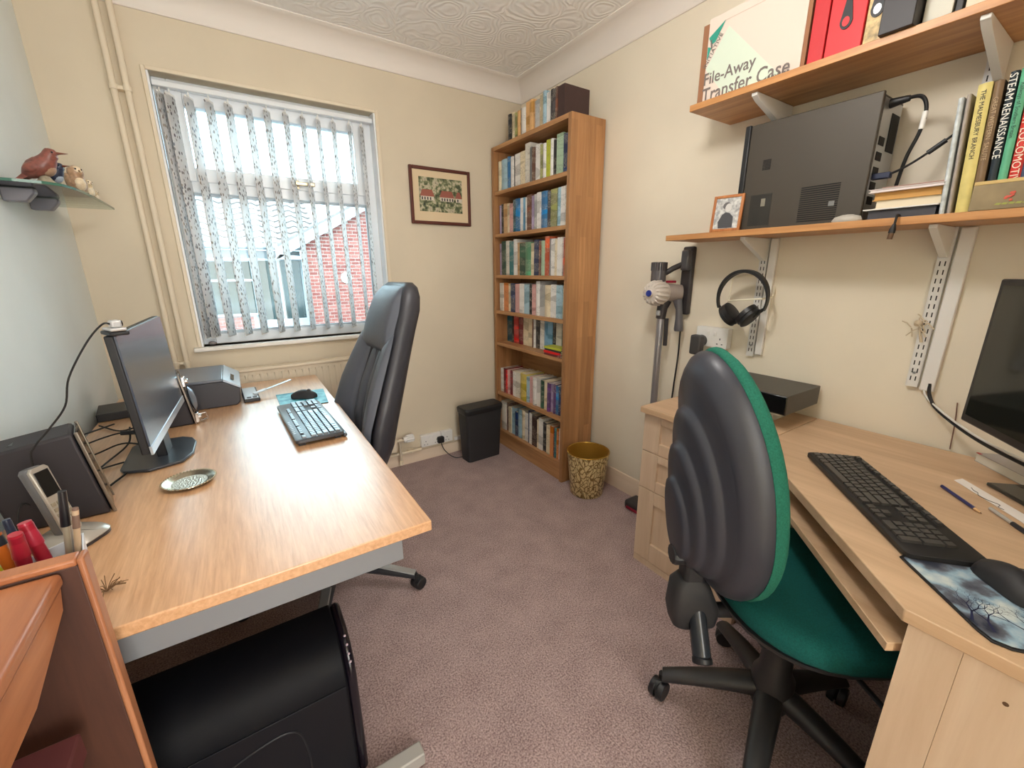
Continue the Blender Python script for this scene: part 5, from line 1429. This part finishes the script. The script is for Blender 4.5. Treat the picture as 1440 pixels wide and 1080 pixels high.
# hub, cables behind
hb = thing('usb_hub', 'flat black network box against the left wall behind the monitor', 'network box', (-.455, 2.15, DZ+.0005), L(8))
G().box(-.045, .055, -.075, .085, 0, .030).build('hub_body', BLACKP, hb, bevel=.003)
random.seed(8)
paths = [[(-.40, 2.08, .015), (-.36, 1.98, .012), (-.30, 1.85, .02), (-.26, 1.75, .03)], [(-.47, 2.0, .008), (-.40, 1.90, .006), (-.34, 1.86, .02), (-.28, 1.80, .02)],
         [(-.49, 1.75, .01), (-.42, 1.80, .02), (-.36, 1.78, .03), (-.28, 1.70, .02)], [(-.50, 1.60, .01), (-.42, 1.66, .012), (-.36, 1.70, .02), (-.29, 1.64, .02)],
         [(-.36, 1.84, .03), (-.35, 1.72, .01), (-.38, 1.58, .006), (-.40, 1.46, .006), (-.36, 1.37, .005)], [(-.50, 1.48, .01), (-.42, 1.52, .006), (-.33, 1.56, .006), (-.31, 1.50, .006), (-.34, 1.40, .005)],
         [(-.42, 1.95, .02), (-.47, 1.75, .05), (-.49, 1.50, .10), (-.47, 1.36, .16)]]
labs = ['black cable running from the network box towards the left monitor', 'thin black cable crossing behind the left monitor', 'black cable rising beside the left wall behind the monitor', 'looped black lead on the desk between speaker and monitor', 'long black cable trailing forward behind the monitor foot', 'curled black lead nearest the near speaker', 'black cable arching along the left wall to the near speaker']
for pth, lb in zip(paths, labs):
    o = G().tube(smoothpath([(x, y, DZ+z) for x, y, z in pth]), .0027, n=6).build('cable', CABLE)
    tag(o, lb, 'cable')
tag(G().box(-.010, .010, -.02, .02, 0, .014).build('usb_plug', BLACKP, bevel=.003, loc=(-.355, 1.78, DZ+.022), rot=(0, .3, 1.2)), 'chunky black plug among the cables behind the monitor', 'plug')

# cordless phone on cradle
phn = thing('cordless_phone', 'silver and grey cordless phone standing in its charging cradle', 'phone', (-.365, 1.150, DZ+.0005), L(-32))
SL = plain('phone_silver', (180, 174, 164), .3, metal=.4); SLD = plain('phone_dark', (46, 46, 50), .3)
g = G(); g.loft([[(x, y, z) for x, y in rounded(-.048-e, .062+e, -.045-e, .045+e, .03)] for z, e in ((0, 0), (.008, .002), (.016, -.004), (.024, -.016))])
g.build('cradle', SL, phn)
G().prism(rounded(-.046, .064, -.047, .047, .03), -.0, .006).build('cradle_base', SLD, phn)
Mh = Matrix.Translation((.014, 0, .020)) @ Matrix.Rotation(L(-13), 4, 'Y')
def hand(g, x0, x1, y, z0, z1, r=.012):
    rings = []
    for z, e in ((z0, -.004), (z0+.006, 0), ((z0+z1)/2, -.001), (z1-.006, 0), (z1, -.005)):
        rings.append([Mh @ Vector((a, b_, z)) for a, b_ in rounded(x0-e*0, x1+e*0, -y-e, y+e, min(r, (x1-x0)/2-.001))])
    g.loft(rings); return g
hand(G(), -.022, .002, .0185, 0, .152, .010).build('handset_back', plain('phone_grey', (104, 104, 106), .4), phn)
hand(G(), .000, .008, .0180, .001, .151, .0035).build('handset_front', SL, phn)
g = G(); g.box(.0072, .0092, -.0135, .0135, .088, .142, M=Mh); g.build('display', GLOSSBLK, phn, bevel=.001)
k0 = None
for i in range(5):
    for j in range(3):
        p_ = Mh @ Vector((.0085, -.0105+.0105*j, .020+.0125*i))
        if k0 is None: k0 = G().box(-.0015, .0015, -.0038, .0038, -.004, .004).build('key', plain('phone_key', (150, 140, 120), .4), phn, loc=p_, rot=(0, L(-13), 0), bevel=.0008)
        else: copyo(k0, phn, p_, (0, L(-13), 0))
G().tube(smoothpath([(-.045, -.01, .006), (-.09, .0, .03), (-.105, .03, .07), (-.10, .06, .03), (-.12, .10, .006)]), .0020, n=6).build('cord', CABLE, phn)

# pens and their white pot
pot = thing('pen_pot', 'white card pen pot standing on the near end of the oak desk', 'pen pot', (-.318, .865, DZ+.0005), L(12))
g = G(); w = .052; t_ = .0018
g.loft([[(-w, -w*.6, 0), (w, -w*.6, 0), (w, w*.6, 0), (-w, w*.6, 0)], [(-w*1.1, -w*.66, .095), (w*1.1, -w*.66, .120), (w*1.1, w*.66, .120), (-w*1.1, w*.66, .095)],
        [(-w*1.1+t_, -w*.66+t_, .095), (w*1.1-t_, -w*.66+t_, .120), (w*1.1-t_, w*.66-t_, .120), (-w*1.1+t_, w*.66-t_, .095)], [(-w+t_, -w*.6+t_, .002), (w-t_, -w*.6+t_, .002), (w-t_, w*.6-t_, .002), (-w+t_, w*.6-t_, .002)]])
g.build('pot_body', plain('pot_white', (226, 232, 240), .6), pot, smooth=False)
def stick(name, label, cat, base, tip, r, rgb, cap=None, caplen=.035, capr=1.15):
    base = Vector(base); tip = Vector(tip)
    t = thing(name, label, cat, base, group='pens in the white pot')
    d = tip-base; u_ = d.normalized()
    G().cyl((0, 0, 0), d, r, n=14).build('barrel', plain(f'pen_{rgb[0]}_{rgb[1]}', rgb, .3), t)
    if cap: G().cyl(d-u_*caplen, d+u_*.004, r*capr, r*capr*.8, n=14).build('cap', plain(f'cap_{cap[0]}_{cap[1]}', cap, .3), t)
    return t
b0 = Vector((-.318, .865, DZ+.006))
stick('marker_pen', 'fat crimson marker pen in the white pot, left of its pair', 'marker', b0+Vector((-.010, -.006, 0)), b0+Vector((.000, -.020, .165)), .0085, (150, 26, 44), (168, 34, 52))
stick('marker_pen', 'fat crimson marker pen in the white pot, leaning right', 'marker', b0+Vector((.026, -.006, 0)), b0+Vector((.003, .008, .168)), .0085, (156, 28, 46), (170, 40, 60))
stick('highlighter', 'yellow highlighter pen in the white pot', 'highlighter', b0+Vector((-.030, -.012, 0)), b0+Vector((-.036, -.018, .138)), .0095, (222, 220, 40), (226, 226, 30))
stick('highlighter', 'orange highlighter pen behind the yellow one in the pot', 'highlighter', b0+Vector((-.026, .014, 0)), b0+Vector((-.040, .03, .155)), .0090, (214, 112, 40), (40, 42, 48), .02)
stick('ballpoint_pen', 'clear ballpoint pen with tall black cap in the white pot', 'pen', b0+Vector((.024, .008, 0)), b0+Vector((.050, .010, .205)), .0042, (170, 160, 140), (28, 28, 32), .055, 1.5)
stick('ballpoint_pen', 'clear ballpoint pen beside the black-capped pen in the pot', 'pen', b0+Vector((.034, .000, 0)), b0+Vector((.060, .004, .175)), .0042, (196, 170, 140), (120, 96, 84), .03)
stick('ballpoint_pen', 'dark blue pen leaning behind the markers in the pot', 'pen', b0+Vector((-.008, .018, 0)), b0+Vector((-.022, .030, .170)), .0050, (40, 46, 62), (40, 48, 66), .03)
stick('ballpoint_pen', 'silver grey pen leaning among the markers in the pot', 'pen', b0+Vector((.036, .012, 0)), b0+Vector((.040, .028, .160)), .0040, (150, 146, 140))
# dried tuft beside
g = G(); random.seed(5)
for k in range(22):
    a = random.uniform(0, 6.28); l = random.uniform(.012, .030)
    g.tube([(0, 0, .001), (l*.5*math.cos(a), l*.5*math.sin(a), .010), (l*math.cos(a), l*math.sin(a), random.uniform(.004, .02))], .0007, n=4)
tag(g.build('dried_sprig', plain('dry_brown', (116, 84, 52), .8), loc=(-.262, .905, DZ+.001)), 'little dried brown sprig on the desk beside the wooden unit', 'sprig')

# ---------------------------------------------------------------- wooden unit bottom left
UW = wood('reddish_oak_top', (150, 90, 56), (186, 124, 84), 'Y', 8, .4, bump=.2)
UWZ = wood('reddish_oak_side', (146, 90, 58), (184, 126, 88), 'Z', 8, .45)
un = thing('writing_bureau', 'reddish oak bureau end in the near left corner with raised rim', 'bureau', (-.513, .15, -.0))
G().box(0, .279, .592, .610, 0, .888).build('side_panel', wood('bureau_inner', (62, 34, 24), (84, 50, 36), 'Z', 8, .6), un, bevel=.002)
G().box(0, .279, .588, .614, .8885, .899).build('panel_rim', UW, un, bevel=.003)
G().box(.279, .287, .588, .614, 0, .899).build('panel_edging', UWZ, un, bevel=.003)
G().box(0, .262, 0, .591, .866, .886).build('top_board', UW, un, bevel=.006, seg=3)
G().prism([(0, .800), (.45, .800), (.575, .835), (.591, .8655), (0, .8655)], .244, .258, plane='YZ').build('apron', UW, un, bevel=.003)
G().box(0, .262, 0, .591, .45, .466).build('lower_shelf', UW, un, bevel=.003)
G().box(0, .262, -.018, -.0005, 0, .898).build('side_panel', UWZ, un, bevel=.002)
tag(G().box(-.45, -.27, .45, .70, .616, .656).build('album', plain('maroon_album', (92, 44, 44), .6), bevel=.003), 'maroon album lying on the lower shelf of the oak bureau', 'album')

# ---------------------------------------------------------------- computer tower under desk
tw = thing('computer_tower', 'glossy black computer tower on the carpet beneath the near end of the oak desk', 'computer', (-.14, .865, 0), L(0))
TB = plain('tower_black', (12, 13, 18), .6, spec=.18); TB2 = plain('tower_black_side', (16, 17, 23), .55, spec=.25)
prof = [(0.0, 0.02), (.0, .325), (.010, .368), (.036, .402), (.080, .422), (.15, .425), (.175, .42), (.18, .02)]
G().prism([(y, z) for y, z in prof], -.235, .232, plane='YZ').build('tower_case', TB, tw, bevel=.004)
G().prism([(.002, .022), (.002, .325), (.012, .369), (.038, .403), (.082, .423), (.15, .426), (.175, .421), (.178, .022)], .2325, .256, plane='YZ').build('front_bezel', plain('bezel_black', (22, 18, 26), .2), tw, bevel=.010, seg=3)
G().box(-.225, .228, -.003, .0005, .03, .322).build('side_cover', TB2, tw, bevel=.0015)
g = G(); g.tube(smoothpath([(-.18, -.0035, .17), (-.08, -.0035, .235), (.04, -.0035, .275), (.11, -.0035, .27), (.13, -.0035, .2), (.13, -.0035, .1)]), .0022, n=6); g.build('embossed_line', plain('tower_line', (24, 25, 30), .5), tw)
g = G()
for k in range(4): g.sphere((.246, (.012, .022, .036, .055)[k], (.372, .386, .401, .411)[k]), .0032, n=8, m=6)
g.build('power_button', plain('button_pale', (190, 170, 180), .3), tw)
for x in (-.19, .19):
    for y in (.03, .15): G().box(x-.02, x+.02, y-.012, y+.012, 0, .0205).build('foot', BLACKP, tw)

# ---------------------------------------------------------------- glass corner shelf with birds
gs = thing('glass_shelf', 'small greenish glass shelf in the left corner with bird ornaments', 'shelf', (XL+.001, 1.81, 1.522))
def tglass():
    m, nt, b = newmat('green_glass')
    nt.nodes.remove(b); out = nt.nodes['Material Output']
    tr_ = nt.nodes.new('ShaderNodeBsdfTransparent'); tr_.inputs['Color'].default_value = (.80, .90, .86, 1)
    gl = nt.nodes.new('ShaderNodeBsdfGlossy'); gl.inputs['Roughness'].default_value = .03
    fr = nt.nodes.new('ShaderNodeFresnel'); fr.inputs['IOR'].default_value = 1.5
    mx = nt.nodes.new('ShaderNodeMixShader'); nt.links.new(fr.outputs[0], mx.inputs[0]); nt.links.new(tr_.outputs[0], mx.inputs[1]); nt.links.new(gl.outputs[0], mx.inputs[2])
    nt.links.new(mx.outputs[0], out.inputs['Surface']); return m
front = [(.0, .0), (.06, -.002), (.115, .008), (.150, .035), (.166, .10), (.173, .25), (.174, .40), (.172, .61), (.0, .61)]
G().prism(front, 0, .008).build('glass_plate', tglass(), gs, smooth=False)
g = G(); gp = front[:8]
for a, b_ in zip(gp, gp[1:]): g.quad([(a[0]+.0004, a[1]-.0004, .0003), (b_[0]+.0004, b_[1]-.0004, .0003), (b_[0]+.0004, b_[1]-.0004, .0077), (a[0]+.0004, a[1]-.0004, .0077)])
g.build('polished_edge', plain('glass_edge_green', (70, 112, 96), .15), gs, smooth=False)
BKM = plain('bracket_silver', (140, 138, 146), .35, metal=.5)
for y in (.125, .345):
    g = G(); g.prism([(.0, -.040), (.050, -.040), (.072, -.014), (.072, -.0005), (.0, -.0005)], y-.015, y+.015, plane='XZ')
    g.build('support', BKM, gs, bevel=.004)
    G().box(.0, .060, y-.018, y+.018, .0085, .014).build('upper_clamp', BKM, gs, bevel=.003)
def bird(name, label, loc, rotz, s, back, belly, tail=True, beak=True, round_=False, pose=.35):
    t = thing(name, label, 'ornament', loc, rotz, group=None)
    MB_ = plain('bird_'+'_'.join(map(str, back)), back, .35, mottle=.15, mscale=80)
    ML_ = plain('bird_'+'_'.join(map(str, belly)), belly, .4, mottle=.1, mscale=60)
    if round_:
        path = [(0, 0, .004), (0, 0, .012), (.001, 0, .026), (.002, 0, .040), (.004, 0, .052), (.006, 0, .062), (.007, 0, .074), (.007, 0, .083)]
        rad = [.014, .021, .0245, .0225, .0185, .0205, .0185, .006]
    else:
        path = [(-.046, 0, .020), (-.034, 0, .029), (-.016, 0, .041), (.002, 0, .051), (.014, 0, .064), (.022, 0, .076), (.030, 0, .086), (.040, 0, .0915)]
        rad = [.008, .0185, .0265, .0275, .0225, .0178, .0175, .006]
    G().tube(smoothpath([tuple(c_*s for c_ in p_) for p_ in path], 3), .01, n=20, radii=[q*s for q in [rad[0]] + sum(([a+(b_-a)*k/3 for k in (1, 2, 3)] for a, b_ in zip(rad, rad[1:])), [])]).build('bird_body', MB_, t, angle=80)
    if round_:
        g = G(); g.sphere((.012*s, 0, .028*s), .0205*s, .80, .85, 1.15, n=16, m=10); g.build('bird_breast', ML_, t, angle=70)
        g = G(); g.sphere((.014*s, 0, .067*s), .0155*s, .85, .95, .95, n=16, m=10); g.build('face_disc', ML_, t, angle=70)
    else:
        g = G(); g.sphere((.006*s, 0, .045*s), .0255*s, .95, .80, .95, n=20, m=12); g.build('bird_breast', ML_, t, angle=70)
        g = G(); g.loft([[(-.036*s, -.010*s, .034*s), (-.036*s, .010*s, .034*s), (-.032*s, .010*s, .018*s), (-.032*s, -.010*s, .018*s)], [(-.064*s, -.014*s, .008*s), (-.064*s, .014*s, .008*s), (-.060*s, .014*s, .002*s), (-.060*s, -.014*s, .002*s)]]); g.build('tail', MB_, t)
    for sd in (-1, 1):
        if round_: wc_, wM = (-.002*s, sd*.0185*s, .034*s), Matrix.Rotation(L(75), 4, 'Y')
        else: wc_, wM = (-.014*s, sd*.0205*s, .043*s), Matrix.Rotation(L(-28), 4, 'Y')
        g = G(); g.sphere(wc_, .027*s, 1.0, .30, .52, n=14, m=8, M=wM); g.build('wing', MB_, t, angle=70)
        ex = (.024*s, sd*.0075*s, .071*s) if round_ else (.037*s, sd*.0135*s, .087*s)
        G().sphere(ex, .0027*s, n=8, m=6).build('eye', GLOSSBLK, t)
    if beak:
        if round_: G().cyl((.025*s, 0, .067*s), (.031*s, 0, .060*s), .003*s, .0006, n=8).build('beak', plain('beak_horn', (120, 96, 66), .3), t)
        else: G().cyl((.042*s, 0, .087*s), (.068*s, 0, .0875*s), .0042*s, .0005, n=8).build('beak', plain('beak_brown', (110, 60, 44), .3), t)
    G().lathe([(.024*s, 0), (.025*s, .004*s), (.016*s, .012*s), (.008*s, .026*s)], n=16, c=(.0, 0, 0)).build('base', plain('ornament_base', (146, 136, 116), .6, mottle=.2, mscale=60), t)
    return t
ZG = 1.5308
bird('bird_ornament', 'reddish brown bird ornament with long beak on the glass shelf', (-.408, 1.885, ZG), L(-12), .98, (124, 72, 62), (160, 128, 104))
bird('bird_ornament', 'blue-black and white bird ornament behind the brown bird', (-.405, 1.965, ZG), L(-25), .74, (48, 54, 74), (170, 184, 200), tail=True)
bird('owl_ornament', 'small pale barn owl ornament with heart-shaped face on the glass shelf', (-.372, 2.045, ZG), L(-50), 1.0, (168, 134, 104), (220, 200, 168), round_=True)
bird('bird_ornament', 'little cream bird ornament right of the owl', (-.366, 2.145, ZG), L(-40), .70, (196, 176, 140), (226, 212, 184), round_=True)
bird('bird_ornament', 'tiny cream chick ornament at the far tip of the glass shelf', (-.362, 2.225, ZG), L(-40), .42, (206, 184, 146), (226, 212, 184), round_=True)

# ---------------------------------------------------------------- chairs
def star_base(par, R_hub, n, armR, rot0, arm_z0, arm_z1, m, castor_m, w0=.028, w1=.018, cap=None, cr=.027, hh=1.0):
    for k in range(n):
        a = rot0 + 2*math.pi*k/n
        M = Matrix.Rotation(a, 4, 'Z')
        g = G(); rings = []
        for i in range(7):
            v = i/6; x = R_hub*.4+(armR-R_hub*.4)*v
            z = arm_z0+(arm_z1-arm_z0)*(v**1.35); w = w0+(w1-w0)*v; h = (.024-.010*v)*hh
            rings.append([M @ Vector((x, w*math.cos(q), z+h*math.sin(q))) for q in [2*math.pi*j/12 for j in range(12)]])
        arm = g.loft(rings).build('base_arm', m, par)
        if cap:
            g = G(); g.loft([[M @ Vector((x, y, z)) for y, z in ((-w_, zz_), (w_, zz_), (w_*.8, zz_+.004), (-w_*.8, zz_+.004))] for x, w_, zz_ in ((armR*.45, .018, arm_z0+.02-.028*.3), (armR, .016, arm_z1+.012))])
            g.build('chrome_top', cap, arm)
        cx, cy = (armR)*math.cos(a), (armR)*math.sin(a)
        ct = a+math.radians(60+k*47)
        M2 = Matrix.Translation((cx, cy, 0)) @ Matrix.Rotation(ct, 4, 'Z')
        g = G()
        for s in (-1, 1):
            pa, pb = M2 @ Vector((0.012, s*.004, cr)), M2 @ Vector((0.012, s*.022, cr))
            g.cyl(pa, pb, cr, cr*.92, n=20)
        cst = g.build('castor', castor_m, par, bevel=.002)
        g = G(); g.cyl((cx, cy, cr), (cx, cy, arm_z1+.006), .010, n=12)
        g.sphere(M2 @ Vector((.008, 0, cr+.004)), cr*.98, 1, .62, 1, n=14, m=8)
        g.build('castor_hood', castor_m, cst)

# green operator chair
GC = (1.10, .358)
fa = math.atan2(-.54, .84)
gc = thing('operator_chair', 'green fabric operator chair with black plastic shell back at the corner desk', 'chair', (GC[0], GC[1], 0), fa)
BASEM = plain('base_black', (40, 40, 42), .42, bump=(300, .06, .0008))
star_base(gc, .05, 5, .283, L(126.5)-fa, .145, .074, BASEM, BLACKP, w0=.036, w1=.023, cr=.030, hh=1.25)
G().lathe([(.046, .095), (.054, .12), (.052, .19), (.040, .215), (.034, .34), (.028, .345), (.028, .36)], n=28).build('gas_column', BASEM, gc)
G().box(-.09, .09, -.06, .06, .335, .40).build('mechanism', BLACKM, gc, bevel=.012)
def superell(a, b_, n=32, p=2.6):
    out = []
    for k in range(n):
        t = 2*math.pi*k/n; c_, s_ = math.cos(t), math.sin(t)
        out.append((math.copysign(abs(c_)**(2/p), c_)*a, math.copysign(abs(s_)**(2/p), s_)*b_))
    return out
seatx = .045
g = G()
g.loft([[(seatx+x, y, z) for x, y in superell(.235*s_, .235*s_)] for z, s_ in ((.352, .36), (.372, .50), (.405, .74), (.432, .90), (.450, .985), (.462, 1.0))])
g.build('seat_shell', BASEM, gc, angle=60)
def fabric(name, rgb):
    return plain(name, rgb, .9, bump=(700, .35, .0012), spec=.2, mottle=.10, mscale=300)
GRN = fabric('green_fabric', (20, 84, 80))
g = G()
def seat_z(x, y, z): return z + (.012*max(0, -x/.24)**2) - .016*max(0, x/.24)**3
g.loft([[(seatx+x, y, seat_z(x, y, z)) for x, y in superell(.238*s_, .240*s_)] for z, s_ in ((.462, .985), (.470, 1.0), (.490, 1.0), (.504, .975), (.512, .92), (.516, .80), (.514, .55), (.510, .25), (.509, .02))])
g.build('seat', GRN, gc, angle=70)
# backrest frame of reference: centre of the rim plane
bc_l = Vector((-.238, .0, .795))
tiltb = L(8.5)
MBk = Matrix.Translation(bc_l) @ Matrix.Rotation(-tiltb, 4, 'Y')    # local x forward, y left, z up
def oval(a, zt, zb, n=48, pt=2.15, pb=2.5):
    out = []
    for k in range(n):
        t = 2*math.pi*k/n; c_, s_ = math.cos(t), math.sin(t)
        p = pt if s_ > 0 else pb
        wid = a*(1-.06*s_)
        out.append((math.copysign(abs(c_)**(2/p), c_)*wid, math.copysign(abs(s_)**(2/p), s_)*(zt if s_ > 0 else zb)))
    return out
A_, ZT_, ZB_ = .172, .315, .298
def bring(dx, s_, dz=0, sz=None):
    sz = sz if sz is not None else s_
    # the whole back wraps gently round the sitter
    return [MBk @ Vector((dx + .05*(y*s_/A_)**2*.8, y*s_, z*sz+dz)) for y, z in oval(A_, ZT_, ZB_)]
G().loft([bring(.000, .99), bring(-.012, .995), bring(-.030, .965), bring(-.044, .90), bring(-.052, .84)], cap0=False).build('back_shell', SHELLP, gc, angle=60)
# stepped bulges moulded in the shell, each lower and smaller
bul = []
prev = (-.052, .84, 0)
g = G()
rings = [bring(-.052, .84)]
for dx, s_, dz in ((-.055, .80, 0.0), (-.056, .715, -.030), (-.060, .700, -.030), (-.068, .690, -.031), (-.073, .66, -.033), (-.076, .62, -.036), (-.077, .545, -.062), (-.081, .530, -.062), (-.089, .520, -.063), (-.093, .49, -.066), (-.095, .45, -.068), (-.096, .365, -.092), (-.100, .350, -.092), (-.107, .34, -.093), (-.110, .31, -.095), (-.112, .25, -.097), (-.113, .1, -.098)):
    rings.append(bring(dx, s_, dz))
g.loft(rings, cap0=False).build('shell_step', SHELLP, gc, angle=75)
G().loft([bring(.000, .995), bring(.008, 1.008), bring(.020, 1.008), bring(.032, .97), bring(.038, .86), bring(.038, .5), bring(.036, .05)], cap0=True).build('back_cushion', fabric('green_fabric_rim', (38, 104, 86)), gc, angle=70)
# back bar with hand wheel and tension knob
G().tube(smoothpath([(-.06, 0, .415), (-.15, 0, .412), (-.215, 0, .420), (-.250, 0, .47), (-.262, 0, .56), (-.262, 0, .70)]), .019, n=12).build('back_bar', BLACKM, gc)
g = G(); g.loft([[(x, y, z) for x, y in rounded(-.262-a_, -.262+b_, -w_, w_, .02)] for z, a_, b_, w_ in ((.372, .030, .045, .024), (.385, .046, .066, .033), (.43, .056, .070, .036), (.50, .052, .040, .034), (.522, .038, .026, .026))]); g.build('adjuster_block', BLACKM, gc, bevel=.004)
g = G(); g.box(-.292, -.240, -.026, .026, .51, .64); g.build('adjuster_sleeve', BLACKM, gc, bevel=.009)
def knob(p0_, p1_, r, n=12, nm='hand_wheel', m=BLACKP, par=gc):
    p0_, p1_ = Vector(p0_), Vector(p1_)
    g = G(); d = (p1_-p0_).normalized(); u_ = d.orthogonal().normalized(); v_ = d.cross(u_)
    def rg(p, rr): return [p+(u_*math.cos(2*math.pi*k/(n*2))+v_*math.sin(2*math.pi*k/(n*2)))*rr*(1 if k % 2 else .93) for k in range(n*2)]
    g.loft([rg(p0_, r*.92), rg(p0_.lerp(p1_, .2), r), rg(p0_.lerp(p1_, .8), r), rg(p1_, r*.88)]); return g.build(nm, m, par)
knob((-.285, -.005, .590), (-.326, -.005, .590), .0265)
# tension cylinder hanging down towards the camera
g = G(); g.cyl((-.250, -.010, .440), (-.254, -.078, .345), .0225, n=22); g.build('tension_cylinder', plain('cylinder_gloss', (46, 50, 56), .18), gc, bevel=.003)
g = G(); g.cyl((-.254, -.078, .345), (-.2545, -.087, .333), .024, n=22); g.build('cylinder_cap', BLACKP, gc, bevel=.003)
G().tube([(.03, -.08, .42), (.03, -.20, .41), (.04, -.26, .40)], .006, n=8).build('lever', BLACKP, gc)

# leather executive chair
HX, HY = .185, 1.640
lc = thing('executive_chair', 'tall dark grey leather executive chair pulled up to the oak desk', 'chair', (HX, HY, 0), L(180+3))
# local +X is forward (towards the left wall)
LEA = plain('grey_leather', (84, 88, 98), .40, bump=(90, .18, .0012, 'VORONOI'), spec=.5); LEAD = plain('grey_leather_back', (50, 50, 56), .42, bump=(90, .18, .0012, 'VORONOI'), spec=.5)
lrot = L(183)
a_c = math.atan2(1.427-HY, .464-HX)-lrot
star_base(lc, .05, 5, .345, a_c, .105, .068, plain('chair_base_dark', (44, 44, 48), .4), BLACKP, w0=.030, w1=.018, cap=SATIN)
G().lathe([(.034, .07), (.038, .15), (.028, .155), (.028, .30), (.022, .31), (.022, .42)], n=24).build('gas_column', BLACKP, lc)
G().box(-.13, .13, -.09, .09, .405, .435).build('mechanism', BLACKP, lc, bevel=.01)
g = G(); g.loft([[(x+.02, y, z) for x, y in superell(.255*s_, .25*s_, p=3.4)] for z, s_ in ((.435, .93), (.445, 1), (.485, 1.0), (.510, .96), (.520, .85), (.520, .4))]); g.build('seat', LEA, lc, angle=70)
# backrest: sweep of horizontal sections. (z, rear x offset, thickness, half width)
# rear profile in local coords: rear = -(X_world - HX)
prof = [(.47, -.215, .06, .16), (.53, -.240, .085, .19), (.62, -.275, .100, .215), (.72, -.298, .112, .226), (.85, -.333, .110, .214), (.97, -.369, .104, .186), (1.06, -.397, .104, .168), (1.13, -.418, .102, .162), (1.18, -.426, .094, .150), (1.215, -.424, .072, .128), (1.232, -.414, .040, .095)]
def wrapf(z): return .060 if z < .72 else max(.022, .060-.038*(z-.72)/.40)
def sec(z, rx, t, w, inset=0.0):
    out = []
    n = 28
    for k in range(n):   # rounded rectangle section; front side bows in the middle
        q = 2*math.pi*k/n; c_, s_ = math.cos(q), math.sin(q)
        x = math.copysign(abs(c_)**.6, c_)*t/2; y = math.copysign(abs(s_)**.55, s_)*w
        wrap = wrapf(z)*(abs(y)/max(w, .01))**2.4
        out.append((rx + t/2 + x + wrap, y, z))
    return out
g = G(); g.loft([sec(*p) for p in prof]); g.build('back_shell', LEAD, lc, angle=70)
def interp(z):
    for a, b_ in zip(prof, prof[1:]):
        if a[0] <= z <= b_[0]:
            v = (z-a[0])/(b_[0]-a[0]); return [a[i]+(b_[i]-a[i])*v for i in range(4)]
    return prof[-1]
def pad(u0, u1, z0, z1, bulge, name, nz=26, nu=14, m=LEA, zc=None):
    """padded panel lying on the front of the back between width fractions u0..u1"""
    g = G(); rows = []
    for i in range(nz+1):
        z = z0+(z1-z0)*i/nz; _, rx, t, w = interp(z); row = []
        for j in range(nu+1):
            u_ = u0+(u1-u0)*j/nu; y = u_*w
            e1 = max(0, math.sin(math.pi*i/nz))**.9; e2 = max(0, math.sin(math.pi*j/nu))**.8
            x = rx+t+wrapf(z)*abs(u_)**2.4 - .012 + (bulge+.012)*max(0, e1*e2)**.42
            row.append((x, y, z))
        rows.append(row)
    g.loft(rows, closed=False)
    return g.build(name, m, lc, angle=80)
pad(-.34, -.03, .53, .995, .020, 'centre_panel'); pad(.03, .34, .53, .995, .020, 'centre_panel')
pad(-.97, -.38, .53, 1.05, .034, 'side_bolster'); pad(.38, .97, .53, 1.05, .034, 'side_bolster')
pad(-.84, .84, .972, 1.226, .044, 'headrest', nz=22, nu=26)
G().tube(smoothpath([(-.10, 0, .42), (-.19, 0, .43), (-.225, 0, .50), (-.245, 0, .58)]), .022, n=10).build('back_bar', BLACKP, lc)

# ---------------------------------------------------------------- added ceiling lamp (unseen, above the view)
cl = thing('added_ceiling_light', 'added bare-bulb ceiling light above the view, brightening the room', 'ceiling light', (LAMP[0], LAMP[1], ZC))
G().lathe([(.055, 0), (.055, -.02), (.03, -.03)], n=28).build('ceiling_rose', WPLAST, cl)
G().cyl((0, 0, -.03), (0, 0, -.16), .006, n=10).build('rod', WPLAST, cl)
EM, nt, b = newmat('lit_opal_glass')
b.inputs['Base Color'].default_value = (.9, .88, .84, 1); b.inputs['Emission Color'].default_value = (1, .93, .84, 1); b.inputs['Emission Strength'].default_value = 12
G().lathe([(.018, -.16), (.020, -.165), (.020, -.205), (.016, -.21)], n=20).build('lampholder', WPLAST, cl)
G().sphere((0, 0, -.245), .036, n=20, m=12).build('bulb', EM, cl)
